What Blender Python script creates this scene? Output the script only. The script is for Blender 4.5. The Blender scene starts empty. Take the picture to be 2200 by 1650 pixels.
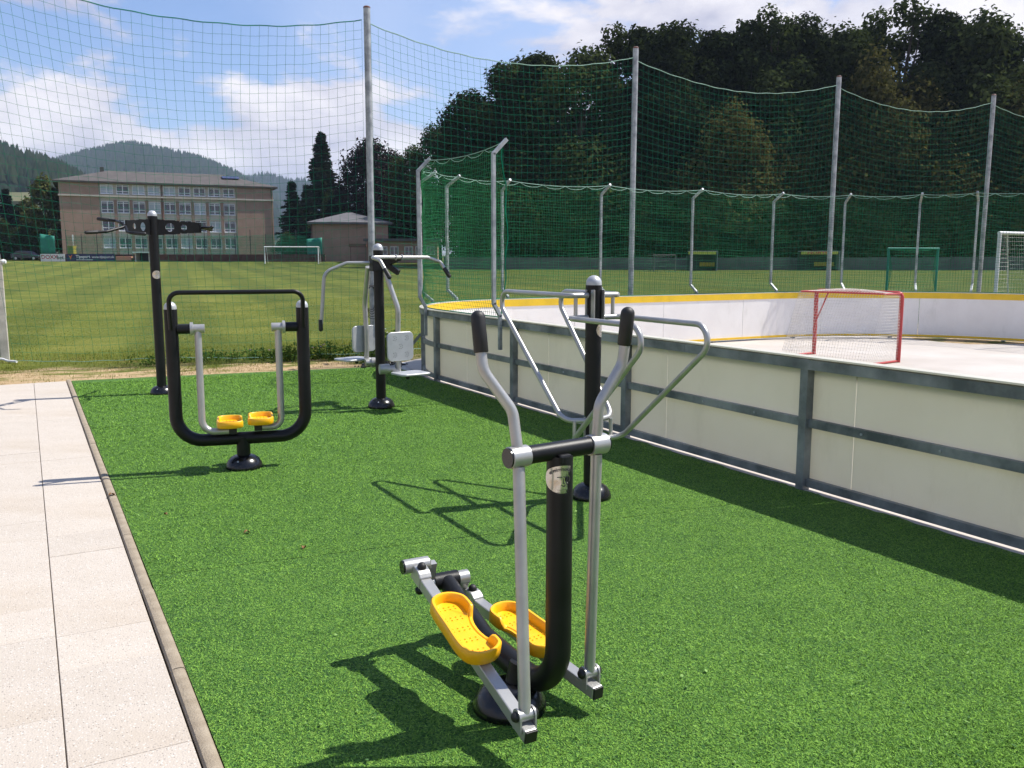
import bpy, math, random
import numpy as np
from mathutils import Vector, Matrix
R_ = math.radians
rnd = random.Random(7)
nrs = np.random.RandomState(11)
sc = bpy.context.scene
col = sc.collection

# ------------------------------------------------------------------ camera
YAW, PITCH, CAMH = R_(28.7), R_(8.06), 1.65
cd = bpy.data.cameras.new('camera'); cam = bpy.data.objects.new('camera', cd); col.objects.link(cam)
cam.location = (0, 0, CAMH)
cam.rotation_euler = (R_(90) - PITCH, 0, -YAW)
cd.sensor_width = 36.0; cd.lens = 36.0 * 1900 / 2200
cd.clip_start = 0.05; cd.clip_end = 20000
sc.camera = cam
FH = Vector((math.sin(YAW), math.cos(YAW), 0)); RT = Vector((math.cos(YAW), -math.sin(YAW), 0))

# ------------------------------------------------------------------ sun, sky, exposure
SUN = Vector((0.71, -0.15, 1.0)).normalized()
sl = bpy.data.lights.new('sun', 'SUN'); so = bpy.data.objects.new('sun', sl); col.objects.link(so)
sl.energy = 4.8; sl.angle = R_(0.53); sl.color = (1.0, 0.955, 0.88)
so.rotation_euler = SUN.to_track_quat('Z', 'Y').to_euler()
so.location = (6, -2, 12)
w = bpy.data.worlds.new('World'); sc.world = w; w.use_nodes = True
def build_world():
    nt = w.node_tree; nt.nodes.clear(); N = nt.nodes.new; L = nt.links.new
    out = N('ShaderNodeOutputWorld'); bg = N('ShaderNodeBackground'); L(bg.outputs[0], out.inputs[0])
    bg.inputs[1].default_value = 0.088
    sky = N('ShaderNodeTexSky'); sky.sky_type = 'NISHITA'; sky.sun_disc = False
    sky.sun_elevation = math.asin(SUN.z); sky.sun_rotation = math.atan2(SUN.x, SUN.y)
    sky.air_density = 1.25; sky.dust_density = 0.25; sky.ozone_density = 3.2; sky.altitude = 500
    tc = N('ShaderNodeTexCoord')
    sep = N('ShaderNodeSeparateXYZ'); L(tc.outputs['Generated'], sep.inputs[0])
    def math_(op, a, b=None, clamp=False):
        m = N('ShaderNodeMath'); m.operation = op; m.use_clamp = clamp
        for i, v in enumerate((a, b)):
            if v is None: continue
            if isinstance(v, (int, float)): m.inputs[i].default_value = v
            else: L(v, m.inputs[i])
        return m.outputs[0]
    def cloud(off, seedv):
        mp = N('ShaderNodeMapping'); mp.inputs['Scale'].default_value = (1, 1, 2.1)
        mp.inputs['Location'].default_value = (seedv[0], seedv[1], seedv[2] + off)
        L(tc.outputs['Generated'], mp.inputs[0])
        n = N('ShaderNodeTexNoise'); n.inputs['Scale'].default_value = 3.6; n.inputs['Detail'].default_value = 9
        n.inputs['Roughness'].default_value = 0.56; n.inputs['Distortion'].default_value = 0.2
        L(mp.outputs[0], n.inputs['Vector'])
        return n.outputs['Fac']
    sd = (0.3, 1.2, 2.2)
    n0 = cloud(0.0, sd); n1 = cloud(0.085, sd)
    # cumulus grow denser towards the horizon, only shreds stay higher up
    el = sep.outputs['Z']
    mr = N('ShaderNodeMapRange'); mr.inputs['From Min'].default_value = 0.02; mr.inputs['From Max'].default_value = 0.40
    mr.inputs['To Min'].default_value = 0.31; mr.inputs['To Max'].default_value = 0.575; L(el, mr.inputs[0])
    d0 = math_('SUBTRACT', n0, mr.outputs[0])
    mask = math_('MULTIPLY', d0, 13.0, True)
    ss = N('ShaderNodeMapRange'); ss.interpolation_type = 'SMOOTHSTEP'; L(mask, ss.inputs[0])
    lit = math_('ADD', math_('MULTIPLY', math_('SUBTRACT', n0, n1), 4.6), 0.40, True)
    cr = N('ShaderNodeMix'); cr.data_type = 'RGBA'; L(lit, cr.inputs['Factor'])
    cr.inputs['A'].default_value = (4.05, 4.0, 5.0, 1); cr.inputs['B'].default_value = (7.7, 7.35, 7.5, 1)
    # thin veil everywhere
    veil = N('ShaderNodeTexNoise'); veil.inputs['Scale'].default_value = 2.2; veil.inputs['Detail'].default_value = 6
    L(tc.outputs['Generated'], veil.inputs['Vector'])
    vf = math_('MULTIPLY', math_('SUBTRACT', veil.outputs['Fac'], 0.44), 1.5, True)
    sk = N('ShaderNodeMix'); sk.data_type = 'RGBA'; sk.blend_type = 'MULTIPLY'; sk.inputs['Factor'].default_value = 1; L(sky.outputs[0], sk.inputs['A']); sk.inputs['B'].default_value = (0.92, 0.93, 1.12, 1)
    mv = N('ShaderNodeMix'); mv.data_type = 'RGBA'; L(vf, mv.inputs['Factor']); L(sk.outputs['Result'], mv.inputs['A'])
    mv.inputs['B'].default_value = (6.0, 6.5, 7.9, 1)
    mx = N('ShaderNodeMix'); mx.data_type = 'RGBA'; L(ss.outputs[0], mx.inputs['Factor']); L(mv.outputs['Result'], mx.inputs['A'])
    L(cr.outputs['Result'], mx.inputs['B'])
    L(mx.outputs['Result'], bg.inputs[0])
build_world()
sc.view_settings.view_transform = 'Standard'; sc.view_settings.look = 'None'
sc.view_settings.exposure = 0.68; sc.view_settings.gamma = 1.0; sc.view_settings.use_curve_mapping = False
sc.cycles.max_bounces = 5; sc.cycles.diffuse_bounces = 3; sc.cycles.glossy_bounces = 2
sc.cycles.use_adaptive_sampling = True; sc.cycles.adaptive_threshold = 0.02
sc.cycles.transmission_bounces = 3; sc.cycles.volume_bounces = 0; sc.cycles.transparent_max_bounces = 8

# ------------------------------------------------------------------ places
def cxy(px, D):
    """ground position seen at photo column px at forward distance D"""
    p = FH * D + RT * ((px - 1100) / 1919.0 * D)
    return p.x, p.y
def zpx(y, D):
    b = (y - 825) / 1900.0
    return CAMH + D * (-math.sin(PITCH) - b * math.cos(PITCH)) / (math.cos(PITCH) - b * math.sin(PITCH))
def gz(x, y):
    d = math.hypot(x, y)
    z = -0.018 + 0.0075 * max(0.0, min(d, 118) - 17)
    z += 0.04 * max(0.0, min(d, 130) - 118) + 0.004 * max(0.0, d - 130)
    return z

# ------------------------------------------------------------------ materials
MATS = {}
def nodes_of(name):
    m = bpy.data.materials.new(name); m.use_nodes = True
    nt = m.node_tree; b = nt.nodes['Principled BSDF']
    MATS[name] = m
    return m, nt, b
def mat(name, c, rough=0.6, metal=0.0, var=0.0, vscale=8.0, bump=0.0, bscale=60.0, c2=None, spec=0.5, detail=4, coat=0.0, sub=None, stretch=None, vsharp=(0.35, 0.65)):
    m, nt, b = nodes_of(name); N = nt.nodes.new; L = nt.links.new
    b.inputs['Roughness'].default_value = rough; b.inputs['Metallic'].default_value = metal
    b.inputs['Specular IOR Level'].default_value = spec
    if coat: b.inputs['Coat Weight'].default_value = coat; b.inputs['Coat Roughness'].default_value = 0.15
    b.inputs['Base Color'].default_value = (*c, 1)
    tc = N('ShaderNodeTexCoord'); src = tc.outputs['Object']
    if stretch:
        mp = N('ShaderNodeMapping'); mp.inputs['Scale'].default_value = stretch; L(src, mp.inputs[0]); src = mp.outputs[0]
    if var or c2:
        n = N('ShaderNodeTexNoise'); n.inputs['Scale'].default_value = vscale; n.inputs['Detail'].default_value = detail; n.inputs['Roughness'].default_value = 0.6
        L(src, n.inputs['Vector'])
        r = N('ShaderNodeValToRGB'); L(n.outputs['Fac'], r.inputs[0])
        if c2 is None:
            a = tuple(max(0, v * (1 - var)) for v in c); d = tuple(min(1, v * (1 + var)) for v in c)
        else: a, d = c, c2
        r.color_ramp.elements[0].position = vsharp[0]; r.color_ramp.elements[0].color = (*a, 1)
        r.color_ramp.elements[1].position = vsharp[1]; r.color_ramp.elements[1].color = (*d, 1)
        L(r.outputs[0], b.inputs['Base Color'])
    if bump:
        n2 = N('ShaderNodeTexNoise'); n2.inputs['Scale'].default_value = bscale; n2.inputs['Detail'].default_value = 5
        L(src, n2.inputs['Vector'])
        bp = N('ShaderNodeBump'); bp.inputs['Strength'].default_value = bump; bp.inputs['Distance'].default_value = 0.01
        L(n2.outputs['Fac'], bp.inputs['Height']); L(bp.outputs[0], b.inputs['Normal'])
    return m
mat('black_paint', (0.007, 0.007, 0.0075), 0.40, 0, var=0.35, vscale=5, bump=0.10, bscale=500, spec=0.28)
mat('black_gloss', (0.005, 0.005, 0.006), 0.24, 0, var=0.3, vscale=9, bump=0.05, bscale=30)
mat('rubber', (0.008, 0.0075, 0.007), 0.55, 0, var=0.2, vscale=30, bump=0.1, bscale=400)
mat('silver_paint', (0.40, 0.395, 0.375), 0.36, 0.55, var=0.10, vscale=6, bump=0.06, bscale=600)
mat('silver_flat', (0.44, 0.45, 0.46), 0.42, 0.35, var=0.08, vscale=8)
mat('galvanised', (0.21, 0.23, 0.24), 0.5, 0.35, c2=(0.42, 0.44, 0.45), vscale=7, bump=0.05, bscale=80, detail=5)
mat('galvanised_dark', (0.085, 0.10, 0.105), 0.5, 0.3, c2=(0.30, 0.32, 0.32), vscale=2.6, bump=0.06, bscale=60, detail=6)

mat('panel_inner', (0.82, 0.785, 0.745), 0.4, 0, c2=(0.88, 0.85, 0.81), vscale=2.2, detail=8)
mat('yellow_strip', (0.82, 0.53, 0.02), 0.4, 0, var=0.08, vscale=3)
mat('yellow_plastic', (0.86, 0.43, 0.006), 0.36, 0, var=0.05, vscale=14, bump=0.08, bscale=350)
mat('red_paint', (0.36, 0.032, 0.03), 0.42, 0, c2=(0.47, 0.055, 0.05), vscale=18, bump=0.08, bscale=90)
mat('net_green', (0.009, 0.15, 0.080), 0.9, 0, var=0.3, vscale=2, spec=0.08)
mat('net_fine_green', (0.024, 0.145, 0.055), 0.9, 0, var=0.3, vscale=2, spec=0.08)
mat('rope_light', (0.20, 0.34, 0.265), 0.8, 0, var=0.2, vscale=6)
mat('net_white', (0.62, 0.58, 0.52), 0.7, 0, var=0.12, vscale=6)
mat('net_dark', (0.03, 0.04, 0.035), 0.7)
mat('kerb_stone', (0.22, 0.175, 0.12), 0.85, 0, c2=(0.315, 0.262, 0.19), vscale=11, bump=0.5, bscale=120, detail=8)
mat('soil', (0.30, 0.20, 0.11), 0.95, 0, c2=(0.42, 0.30, 0.18), vscale=6, bump=0.6, bscale=40)
mat('gravel', (0.42, 0.41, 0.39), 0.9, 0, c2=(0.62, 0.61, 0.58), vscale=30, bump=0.6, bscale=60)
mat('plaster_pink', (0.305, 0.20, 0.15), 0.9, 0, c2=(0.355, 0.24, 0.185), vscale=0.9, detail=8, bump=0.2, bscale=8)
mat('plaster_pilaster', (0.28, 0.185, 0.145), 0.9, 0, var=0.1, vscale=1.5)
mat('plaster_beige', (0.46, 0.41, 0.35), 0.9, 0, c2=(0.53, 0.475, 0.41), vscale=0.8, detail=7)
mat('roof_sheet', (0.058, 0.050, 0.046), 0.8, 0, c2=(0.084, 0.073, 0.067), vscale=0.9, detail=6)
mat('roof_grey', (0.085, 0.082, 0.085), 0.7, 0, c2=(0.115, 0.11, 0.115), vscale=0.9)
mat('window_glass', (0.02, 0.022, 0.035), 0.08, 0, c2=(0.07, 0.08, 0.11), vscale=0.35, spec=0.8)
mat('window_frame', (0.75, 0.75, 0.76), 0.5)
mat('blind_pale', (0.42, 0.46, 0.5), 0.5)
mat('pipe_brown', (0.13, 0.06, 0.045), 0.6)
mat('solar', (0.02, 0.022, 0.07), 0.2, 0, var=0.2)
mat('brick_dark', (0.055, 0.028, 0.022), 0.9, 0, c2=(0.10, 0.05, 0.042), vscale=1.6, detail=8)
mat('banner_white', (0.72, 0.70, 0.70), 0.5, 0, var=0.06, vscale=2)
mat('banner_blue', (0.018, 0.022, 0.085), 0.5, 0, var=0.15, vscale=1)
mat('print_red', (0.42, 0.02, 0.06), 0.5)
mat('print_dark', (0.03, 0.03, 0.035), 0.5)
mat('print_white', (0.7, 0.7, 0.72), 0.5)
mat('print_orange', (0.7, 0.16, 0.03), 0.5)
mat('canvas_green', (0.012, 0.16, 0.11), 0.7, 0, c2=(0.02, 0.22, 0.15), vscale=0.7, bump=0.4, bscale=1.5)
mat('bin_yellow', (0.30, 0.24, 0.03), 0.6)
mat('paint_white', (0.72, 0.72, 0.71), 0.5, 0, var=0.06, vscale=3)
mat('sign_lime', (0.45, 0.48, 0.06), 0.6, 0, var=0.08)
mat('seat_yellow', (0.42, 0.33, 0.02), 0.5)
mat('acrylic', (0.25, 0.28, 0.30), 0.3, 0, var=0.1)
mat('concrete_old', (0.40, 0.37, 0.32), 0.9, 0, c2=(0.60, 0.56, 0.49), vscale=5, bump=0.4, bscale=40, detail=8)
mat('concrete_wall', (0.085, 0.085, 0.078), 0.9, 0, c2=(0.135, 0.132, 0.12), vscale=0.6, detail=8)
mat('rust_box', (0.28, 0.13, 0.07), 0.8, 0, var=0.2)
mat('car_paint', (0.012, 0.014, 0.035), 0.25, 0.2, coat=0.6)
mat('car_glass', (0.03, 0.035, 0.04), 0.08)
mat('bark', (0.035, 0.027, 0.02), 0.95, 0, c2=(0.065, 0.052, 0.04), vscale=3, bump=0.6, bscale=12)
mat('steel_plate', (0.55, 0.53, 0.49), 0.22, 0.95, var=0.1, vscale=20, stretch=(40, 40, 0.6))
mat('dry_leaf', (0.20, 0.10, 0.035), 0.8, 0, var=0.3, vscale=40)
mat('peach_panel', (0.42, 0.21, 0.13), 0.7, 0, var=0.1)

def leaf_mat(name, c, c2, trans=0.35):
    m, nt, b = nodes_of(name); N = nt.nodes.new; L = nt.links.new
    nt.nodes.remove(b); out = nt.nodes['Material Output']
    g = N('ShaderNodeNewGeometry'); r = N('ShaderNodeValToRGB'); L(g.outputs['Random Per Island'], r.inputs[0])
    r.color_ramp.elements[0].color = (*c, 1); r.color_ramp.elements[1].color = (*c2, 1)
    oi = N('ShaderNodeObjectInfo'); hs = N('ShaderNodeHueSaturation')
    mr = N('ShaderNodeMapRange'); mr.inputs['To Min'].default_value = 0.8; mr.inputs['To Max'].default_value = 1.2; L(oi.outputs['Random'], mr.inputs[0])
    L(mr.outputs[0], hs.inputs['Value']); L(r.outputs[0], hs.inputs['Color'])
    d = N('ShaderNodeBsdfDiffuse'); t = N('ShaderNodeBsdfTranslucent'); L(hs.outputs[0], d.inputs[0]); L(hs.outputs[0], t.inputs[0])
    mx = N('ShaderNodeMixShader'); mx.inputs[0].default_value = trans; L(d.outputs[0], mx.inputs[1]); L(t.outputs[0], mx.inputs[2])
    L(mx.outputs[0], out.inputs[0]); return m
leaf_mat('leaf_dark', (0.014, 0.021, 0.009), (0.040, 0.056, 0.020))
leaf_mat('leaf_mid', (0.022, 0.034, 0.012), (0.060, 0.078, 0.026))
leaf_mat('leaf_olive', (0.038, 0.042, 0.013), (0.088, 0.082, 0.028))
leaf_mat('leaf_copper', (0.012, 0.009, 0.010), (0.030, 0.022, 0.020), 0.2)
leaf_mat('needle', (0.016, 0.026, 0.014), (0.038, 0.052, 0.026), 0.15)
leaf_mat('needle_dark', (0.010, 0.016, 0.011), (0.022, 0.032, 0.018), 0.12)
leaf_mat('forest', (0.010, 0.018, 0.010), (0.024, 0.034, 0.016), 0.1)
leaf_mat('leaf_birch', (0.055, 0.068, 0.020), (0.125, 0.130, 0.042), 0.35)
leaf_mat('grass_blade', (0.10, 0.135, 0.022), (0.23, 0.235, 0.05), 0.4)
leaf_mat('grass_dry', (0.20, 0.16, 0.06), (0.36, 0.28, 0.12), 0.3)
leaf_mat('weed', (0.04, 0.085, 0.018), (0.11, 0.17, 0.035), 0.3)
leaf_mat('turf_fibre', (0.024, 0.080, 0.013), (0.235, 0.42, 0.072), 0.2)
leaf_mat('turf_chip', (0.012, 0.060, 0.030), (0.27, 0.42, 0.13), 0.2)

def add_scuffs(m):
    """black rub marks, thin scratches and splashed dirt on the boards"""
    nt = m.node_tree; N = nt.nodes.new; L = nt.links.new; b = nt.nodes['Principled BSDF']
    old = b.inputs['Base Color'].links[0].from_socket; tc = N('ShaderNodeTexCoord')
    def layer(prev, scale, stretch, lo, hi, colr, fac):
        mp = N('ShaderNodeMapping'); mp.inputs['Scale'].default_value = stretch; L(tc.outputs['Object'], mp.inputs[0])
        n = N('ShaderNodeTexNoise'); n.inputs['Scale'].default_value = scale; n.inputs['Detail'].default_value = 6; n.inputs['Roughness'].default_value = 0.7; L(mp.outputs[0], n.inputs['Vector'])
        r = N('ShaderNodeMapRange'); r.inputs['From Min'].default_value = lo; r.inputs['From Max'].default_value = hi; r.inputs['To Max'].default_value = fac; L(n.outputs['Fac'], r.inputs[0])
        x = N('ShaderNodeMix'); x.data_type = 'RGBA'; L(r.outputs[0], x.inputs['Factor']); L(prev, x.inputs['A']); x.inputs['B'].default_value = (*colr, 1); return x.outputs['Result']
    c = layer(old, 3.0, (1, 1, 0.35), 0.56, 0.75, (0.50, 0.48, 0.40), 0.35)
    c = layer(c, 9.0, (0.5, 0.5, 3.0), 0.70, 0.74, (0.16, 0.15, 0.14), 0.55)
    c = layer(c, 26.0, (1, 1, 1), 0.735, 0.76, (0.12, 0.11, 0.10), 0.7)
    L(c, b.inputs['Base Color'])
add_scuffs(MATS['panel_inner'])
def panel_material():
    m = mat('panel_white', (0.74, 0.72, 0.64), 0.36, 0, vscale=1.3, bump=0.03, bscale=5, c2=(0.80, 0.78, 0.71))
    nt = m.node_tree; b = nt.nodes['Principled BSDF']; out = nt.nodes['Material Output']
    add_scuffs(m)
    t = nt.nodes.new('ShaderNodeBsdfTranslucent'); t.inputs[0].default_value = (0.80, 0.77, 0.62, 1)
    mx = nt.nodes.new('ShaderNodeMixShader'); mx.inputs[0].default_value = 0.30
    nt.links.new(b.outputs[0], mx.inputs[1]); nt.links.new(t.outputs[0], mx.inputs[2]); nt.links.new(mx.outputs[0], out.inputs[0])
panel_material()
def turf_material():
    m, nt, b = nodes_of('turf'); N = nt.nodes.new; L = nt.links.new
    tc = N('ShaderNodeTexCoord'); P = tc.outputs['Object']
    def noise(s, d=4, r=0.6, st=None):
        n = N('ShaderNodeTexNoise'); n.inputs['Scale'].default_value = s; n.inputs['Detail'].default_value = d; n.inputs['Roughness'].default_value = r
        L(P, n.inputs['Vector']); return n.outputs['Fac']
    v = N('ShaderNodeTexVoronoi'); v.inputs['Scale'].default_value = 150; v.inputs['Randomness'].default_value = 1
    wn = N('ShaderNodeTexNoise'); wn.inputs['Scale'].default_value = 60; wn.inputs['Detail'].default_value = 2; L(P, wn.inputs['Vector'])
    va = N('ShaderNodeVectorMath'); va.operation = 'MULTIPLY_ADD'; va.inputs[1].default_value = (0.02, 0.02, 0.02); L(wn.outputs['Color'], va.inputs[0]); L(P, va.inputs[2])
    L(va.outputs[0], v.inputs['Vector'])
    r1 = N('ShaderNodeValToRGB'); L(v.outputs['Color'], r1.inputs[0])
    e = r1.color_ramp.elements; e[0].position = 0.1; e[0].color = (0.022, 0.092, 0.015, 1); e[1].position = 0.95; e[1].color = (0.205, 0.375, 0.060, 1)
    k = r1.color_ramp.elements.new(0.5); k.color = (0.084, 0.210, 0.029, 1)
    r2 = N('ShaderNodeValToRGB'); L(noise(1.7, 6), r2.inputs[0])
    r2.color_ramp.elements[0].position = 0.3; r2.color_ramp.elements[0].color = (0.80, 0.84, 0.8, 1); r2.color_ramp.elements[1].position = 0.7; r2.color_ramp.elements[1].color = (1.08, 1.05, 1.0, 1)
    mu = N('ShaderNodeMix'); mu.data_type = 'RGBA'; mu.blend_type = 'MULTIPLY'; mu.inputs['Factor'].default_value = 1; L(r1.outputs[0], mu.inputs['A']); L(r2.outputs[0], mu.inputs['B'])
    n3 = noise(95, 3)
    r3 = N('ShaderNodeValToRGB'); L(n3, r3.inputs[0]); r3.color_ramp.elements[0].position = 0.36; r3.color_ramp.elements[0].color = (0.35, 0.4, 0.35, 1); r3.color_ramp.elements[1].position = 0.5; r3.color_ramp.elements[1].color = (1, 1, 1, 1)
    mu2 = N('ShaderNodeMix'); mu2.data_type = 'RGBA'; mu2.blend_type = 'MULTIPLY'; mu2.inputs['Factor'].default_value = 0.75; L(mu.outputs['Result'], mu2.inputs['A']); L(r3.outputs[0], mu2.inputs['B'])
    r4 = N('ShaderNodeValToRGB'); L(noise(5.5, 7, 0.7), r4.inputs[0]); r4.color_ramp.elements[0].position = 0.34; r4.color_ramp.elements[0].color = (0.84, 0.87, 0.86, 1); r4.color_ramp.elements[1].position = 0.60; r4.color_ramp.elements[1].color = (1.18, 1.12, 1.08, 1)
    mu3 = N('ShaderNodeMix'); mu3.data_type = 'RGBA'; mu3.blend_type = 'MULTIPLY'; mu3.inputs['Factor'].default_value = 1; L(mu2.outputs['Result'], mu3.inputs['A']); L(r4.outputs[0], mu3.inputs['B'])
    L(mu3.outputs['Result'], b.inputs['Base Color'])
    b.inputs['Roughness'].default_value = 0.75; b.inputs['Specular IOR Level'].default_value = 0.25
    bp = N('ShaderNodeBump'); bp.inputs['Strength'].default_value = 0.9; bp.inputs['Distance'].default_value = 0.012
    ad = N('ShaderNodeMath'); ad.operation = 'ADD'; L(v.outputs['Distance'], ad.inputs[0]); L(n3, ad.inputs[1]); L(ad.outputs[0], bp.inputs['Height']); L(bp.outputs[0], b.inputs['Normal'])
turf_material()

def slab_material():
    m, nt, b = nodes_of('slab'); N = nt.nodes.new; L = nt.links.new
    tc = N('ShaderNodeTexCoord'); P = tc.outputs['Object']; oi = N('ShaderNodeObjectInfo')
    n = N('ShaderNodeTexNoise'); n.inputs['Scale'].default_value = 2.6; n.inputs['Detail'].default_value = 8; n.inputs['Roughness'].default_value = 0.65; L(P, n.inputs['Vector'])
    r = N('ShaderNodeValToRGB'); L(n.outputs['Fac'], r.inputs[0])
    r.color_ramp.elements[0].position = 0.3; r.color_ramp.elements[0].color = (0.425, 0.372, 0.312, 1); r.color_ramp.elements[1].position = 0.7; r.color_ramp.elements[1].color = (0.470, 0.418, 0.358, 1)
    hs = N('ShaderNodeHueSaturation'); mr = N('ShaderNodeMapRange'); mr.inputs['To Min'].default_value = 0.96; mr.inputs['To Max'].default_value = 1.03; L(oi.outputs['Random'], mr.inputs[0]); L(mr.outputs[0], hs.inputs['Value']); L(r.outputs[0], hs.inputs['Color'])
    # grit: dark and pale aggregate grains
    v = N('ShaderNodeTexVoronoi'); v.inputs['Scale'].default_value = 130; L(P, v.inputs['Vector'])
    sv = N('ShaderNodeSeparateColor'); L(v.outputs['Color'], sv.inputs[0])
    def grain(ch, thr, size, colr, prev, fac):
        a = N('ShaderNodeMath'); a.operation = 'GREATER_THAN'; L(sv.outputs[ch], a.inputs[0]); a.inputs[1].default_value = thr
        d = N('ShaderNodeMath'); d.operation = 'LESS_THAN'; L(v.outputs['Distance'], d.inputs[0]); d.inputs[1].default_value = size
        q = N('ShaderNodeMath'); q.operation = 'MULTIPLY'; L(a.outputs[0], q.inputs[0]); L(d.outputs[0], q.inputs[1])
        q2 = N('ShaderNodeMath'); q2.operation = 'MULTIPLY'; L(q.outputs[0], q2.inputs[0]); q2.inputs[1].default_value = fac
        x = N('ShaderNodeMix'); x.data_type = 'RGBA'; L(q2.outputs[0], x.inputs['Factor']); L(prev, x.inputs['A']); x.inputs['B'].default_value = (*colr, 1)
        return x.outputs['Result']
    c = grain(0, 0.84, 0.38, (0.17, 0.15, 0.135), hs.outputs[0], 0.7)
    c = grain(1, 0.88, 0.45, (0.60, 0.57, 0.53), c, 0.7)
    n2 = N('ShaderNodeTexNoise'); n2.inputs['Scale'].default_value = 0.9; n2.inputs['Detail'].default_value = 5; L(P, n2.inputs['Vector'])
    r2 = N('ShaderNodeValToRGB'); L(n2.outputs['Fac'], r2.inputs[0]); r2.color_ramp.elements[0].position = 0.56; r2.color_ramp.elements[0].color = (1, 1, 1, 1); r2.color_ramp.elements[1].position = 0.72; r2.color_ramp.elements[1].color = (0.94, 0.91, 0.865, 1)
    mu = N('ShaderNodeMix'); mu.data_type = 'RGBA'; mu.blend_type = 'MULTIPLY'; mu.inputs['Factor'].default_value = 1; L(c, mu.inputs['A']); L(r2.outputs[0], mu.inputs['B'])
    L(mu.outputs['Result'], b.inputs['Base Color']); b.inputs['Roughness'].default_value = 0.85
    bp = N('ShaderNodeBump'); bp.inputs['Strength'].default_value = 0.35; bp.inputs['Distance'].default_value = 0.004; L(v.outputs['Distance'], bp.inputs['Height']); L(bp.outputs[0], b.inputs['Normal'])
slab_material()

def field_material():
    m, nt, b = nodes_of('field_grass'); N = nt.nodes.new; L = nt.links.new
    tc = N('ShaderNodeTexCoord'); P = tc.outputs['Object']
    def noise(s, d=4, st=None, rgh=0.6):
        n = N('ShaderNodeTexNoise'); n.inputs['Scale'].default_value = s; n.inputs['Detail'].default_value = d; n.inputs['Roughness'].default_value = rgh
        q = P
        if st:
            mp = N('ShaderNodeMapping'); mp.inputs['Scale'].default_value = st; L(P, mp.inputs[0]); q = mp.outputs[0]
        L(q, n.inputs['Vector']); return n.outputs['Fac']
    def ramp(f, *st):
        r = N('ShaderNodeValToRGB'); L(f, r.inputs[0]); es = r.color_ramp.elements
        es[0].position, es[0].color = st[0][0], (*st[0][1], 1); es[1].position, es[1].color = st[-1][0], (*st[-1][1], 1)
        for p, c in st[1:-1]: es.new(p).color = (*c, 1)
        return r.outputs[0]
    base = ramp(noise(0.42, 10, None, 0.68), (0.3, (0.078, 0.105, 0.016)), (0.5, (0.122, 0.145, 0.024)), (0.64, (0.175, 0.18, 0.036)), (0.78, (0.25, 0.22, 0.07)))
    fine = ramp(noise(14, 6), (0.3, (0.72, 0.75, 0.7)), (0.7, (1.2, 1.18, 1.15)))
    wv = N('ShaderNodeTexWave'); wv.inputs['Scale'].default_value = 0.085; wv.inputs['Distortion'].default_value = 0.5; wv.inputs['Detail'].default_value = 2; wv.inputs['Detail Scale'].default_value = 0.4
    mp = N('ShaderNodeMapping'); mp.inputs['Rotation'].default_value = (0, 0, R_(8)); L(P, mp.inputs[0]); L(mp.outputs[0], wv.inputs['Vector'])
    stripe = ramp(wv.outputs['Fac'], (0.35, (0.84, 0.87, 0.84)), (0.65, (1.1, 1.08, 1.05)))
    def mul(a, bb, f=1.0):
        x = N('ShaderNodeMix'); x.data_type = 'RGBA'; x.blend_type = 'MULTIPLY'; x.inputs['Factor'].default_value = f; L(a, x.inputs['A']); L(bb, x.inputs['B']); return x.outputs['Result']
    c = mul(mul(base, fine), stripe)
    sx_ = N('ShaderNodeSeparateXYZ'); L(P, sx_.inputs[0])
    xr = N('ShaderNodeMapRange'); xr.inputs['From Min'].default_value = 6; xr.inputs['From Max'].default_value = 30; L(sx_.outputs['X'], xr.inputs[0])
    c = mul(c, ramp(xr.outputs[0], (0.0, (0.84, 0.85, 0.84)), (1.0, (0.52, 0.60, 0.54))))      # field colour gets darker towards the right half
    # bare soil near the fence foot (Y 13..16 m), worn in patches
    sp = N('ShaderNodeSeparateXYZ'); L(P, sp.inputs[0])
    def mrange(v, a, bb, ta, tb):
        q = N('ShaderNodeMapRange'); q.inputs['From Min'].default_value = a; q.inputs['From Max'].default_value = bb; q.inputs['To Min'].default_value = ta; q.inputs['To Max'].default_value = tb; L(v, q.inputs[0]); return q.outputs[0]
    near = mrange(sp.outputs['Y'], 13.4, 17.5, 0.17, -0.35)
    xleft = mrange(sp.outputs['X'], -1.0, 4.0, 0.10, -0.05)
    sm = N('ShaderNodeMath'); sm.operation = 'ADD'; L(near, sm.inputs[0]); L(xleft, sm.inputs[1])
    s2 = N('ShaderNodeMath'); s2.operation = 'ADD'; L(sm.outputs[0], s2.inputs[0]); L(noise(1.6, 7, (0.7, 1.6, 1)), s2.inputs[1])
    k = N('ShaderNodeMapRange'); k.inputs['From Min'].default_value = 0.50; k.inputs['From Max'].default_value = 0.62; L(s2.outputs[0], k.inputs[0])
    soil = ramp(noise(9, 8), (0.3, (0.29, 0.20, 0.10)), (0.7, (0.46, 0.34, 0.20)))
    x = N('ShaderNodeMix'); x.data_type = 'RGBA'; L(k.outputs[0], x.inputs['Factor']); L(c, x.inputs['A']); L(soil, x.inputs['B'])
    L(x.outputs['Result'], b.inputs['Base Color']); b.inputs['Roughness'].default_value = 0.9; b.inputs['Specular IOR Level'].default_value = 0.15
    bp = N('ShaderNodeBump'); bp.inputs['Strength'].default_value = 0.7; bp.inputs['Distance'].default_value = 0.05; L(noise(18, 6), bp.inputs['Height']); L(bp.outputs[0], b.inputs['Normal'])
field_material()

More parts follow.
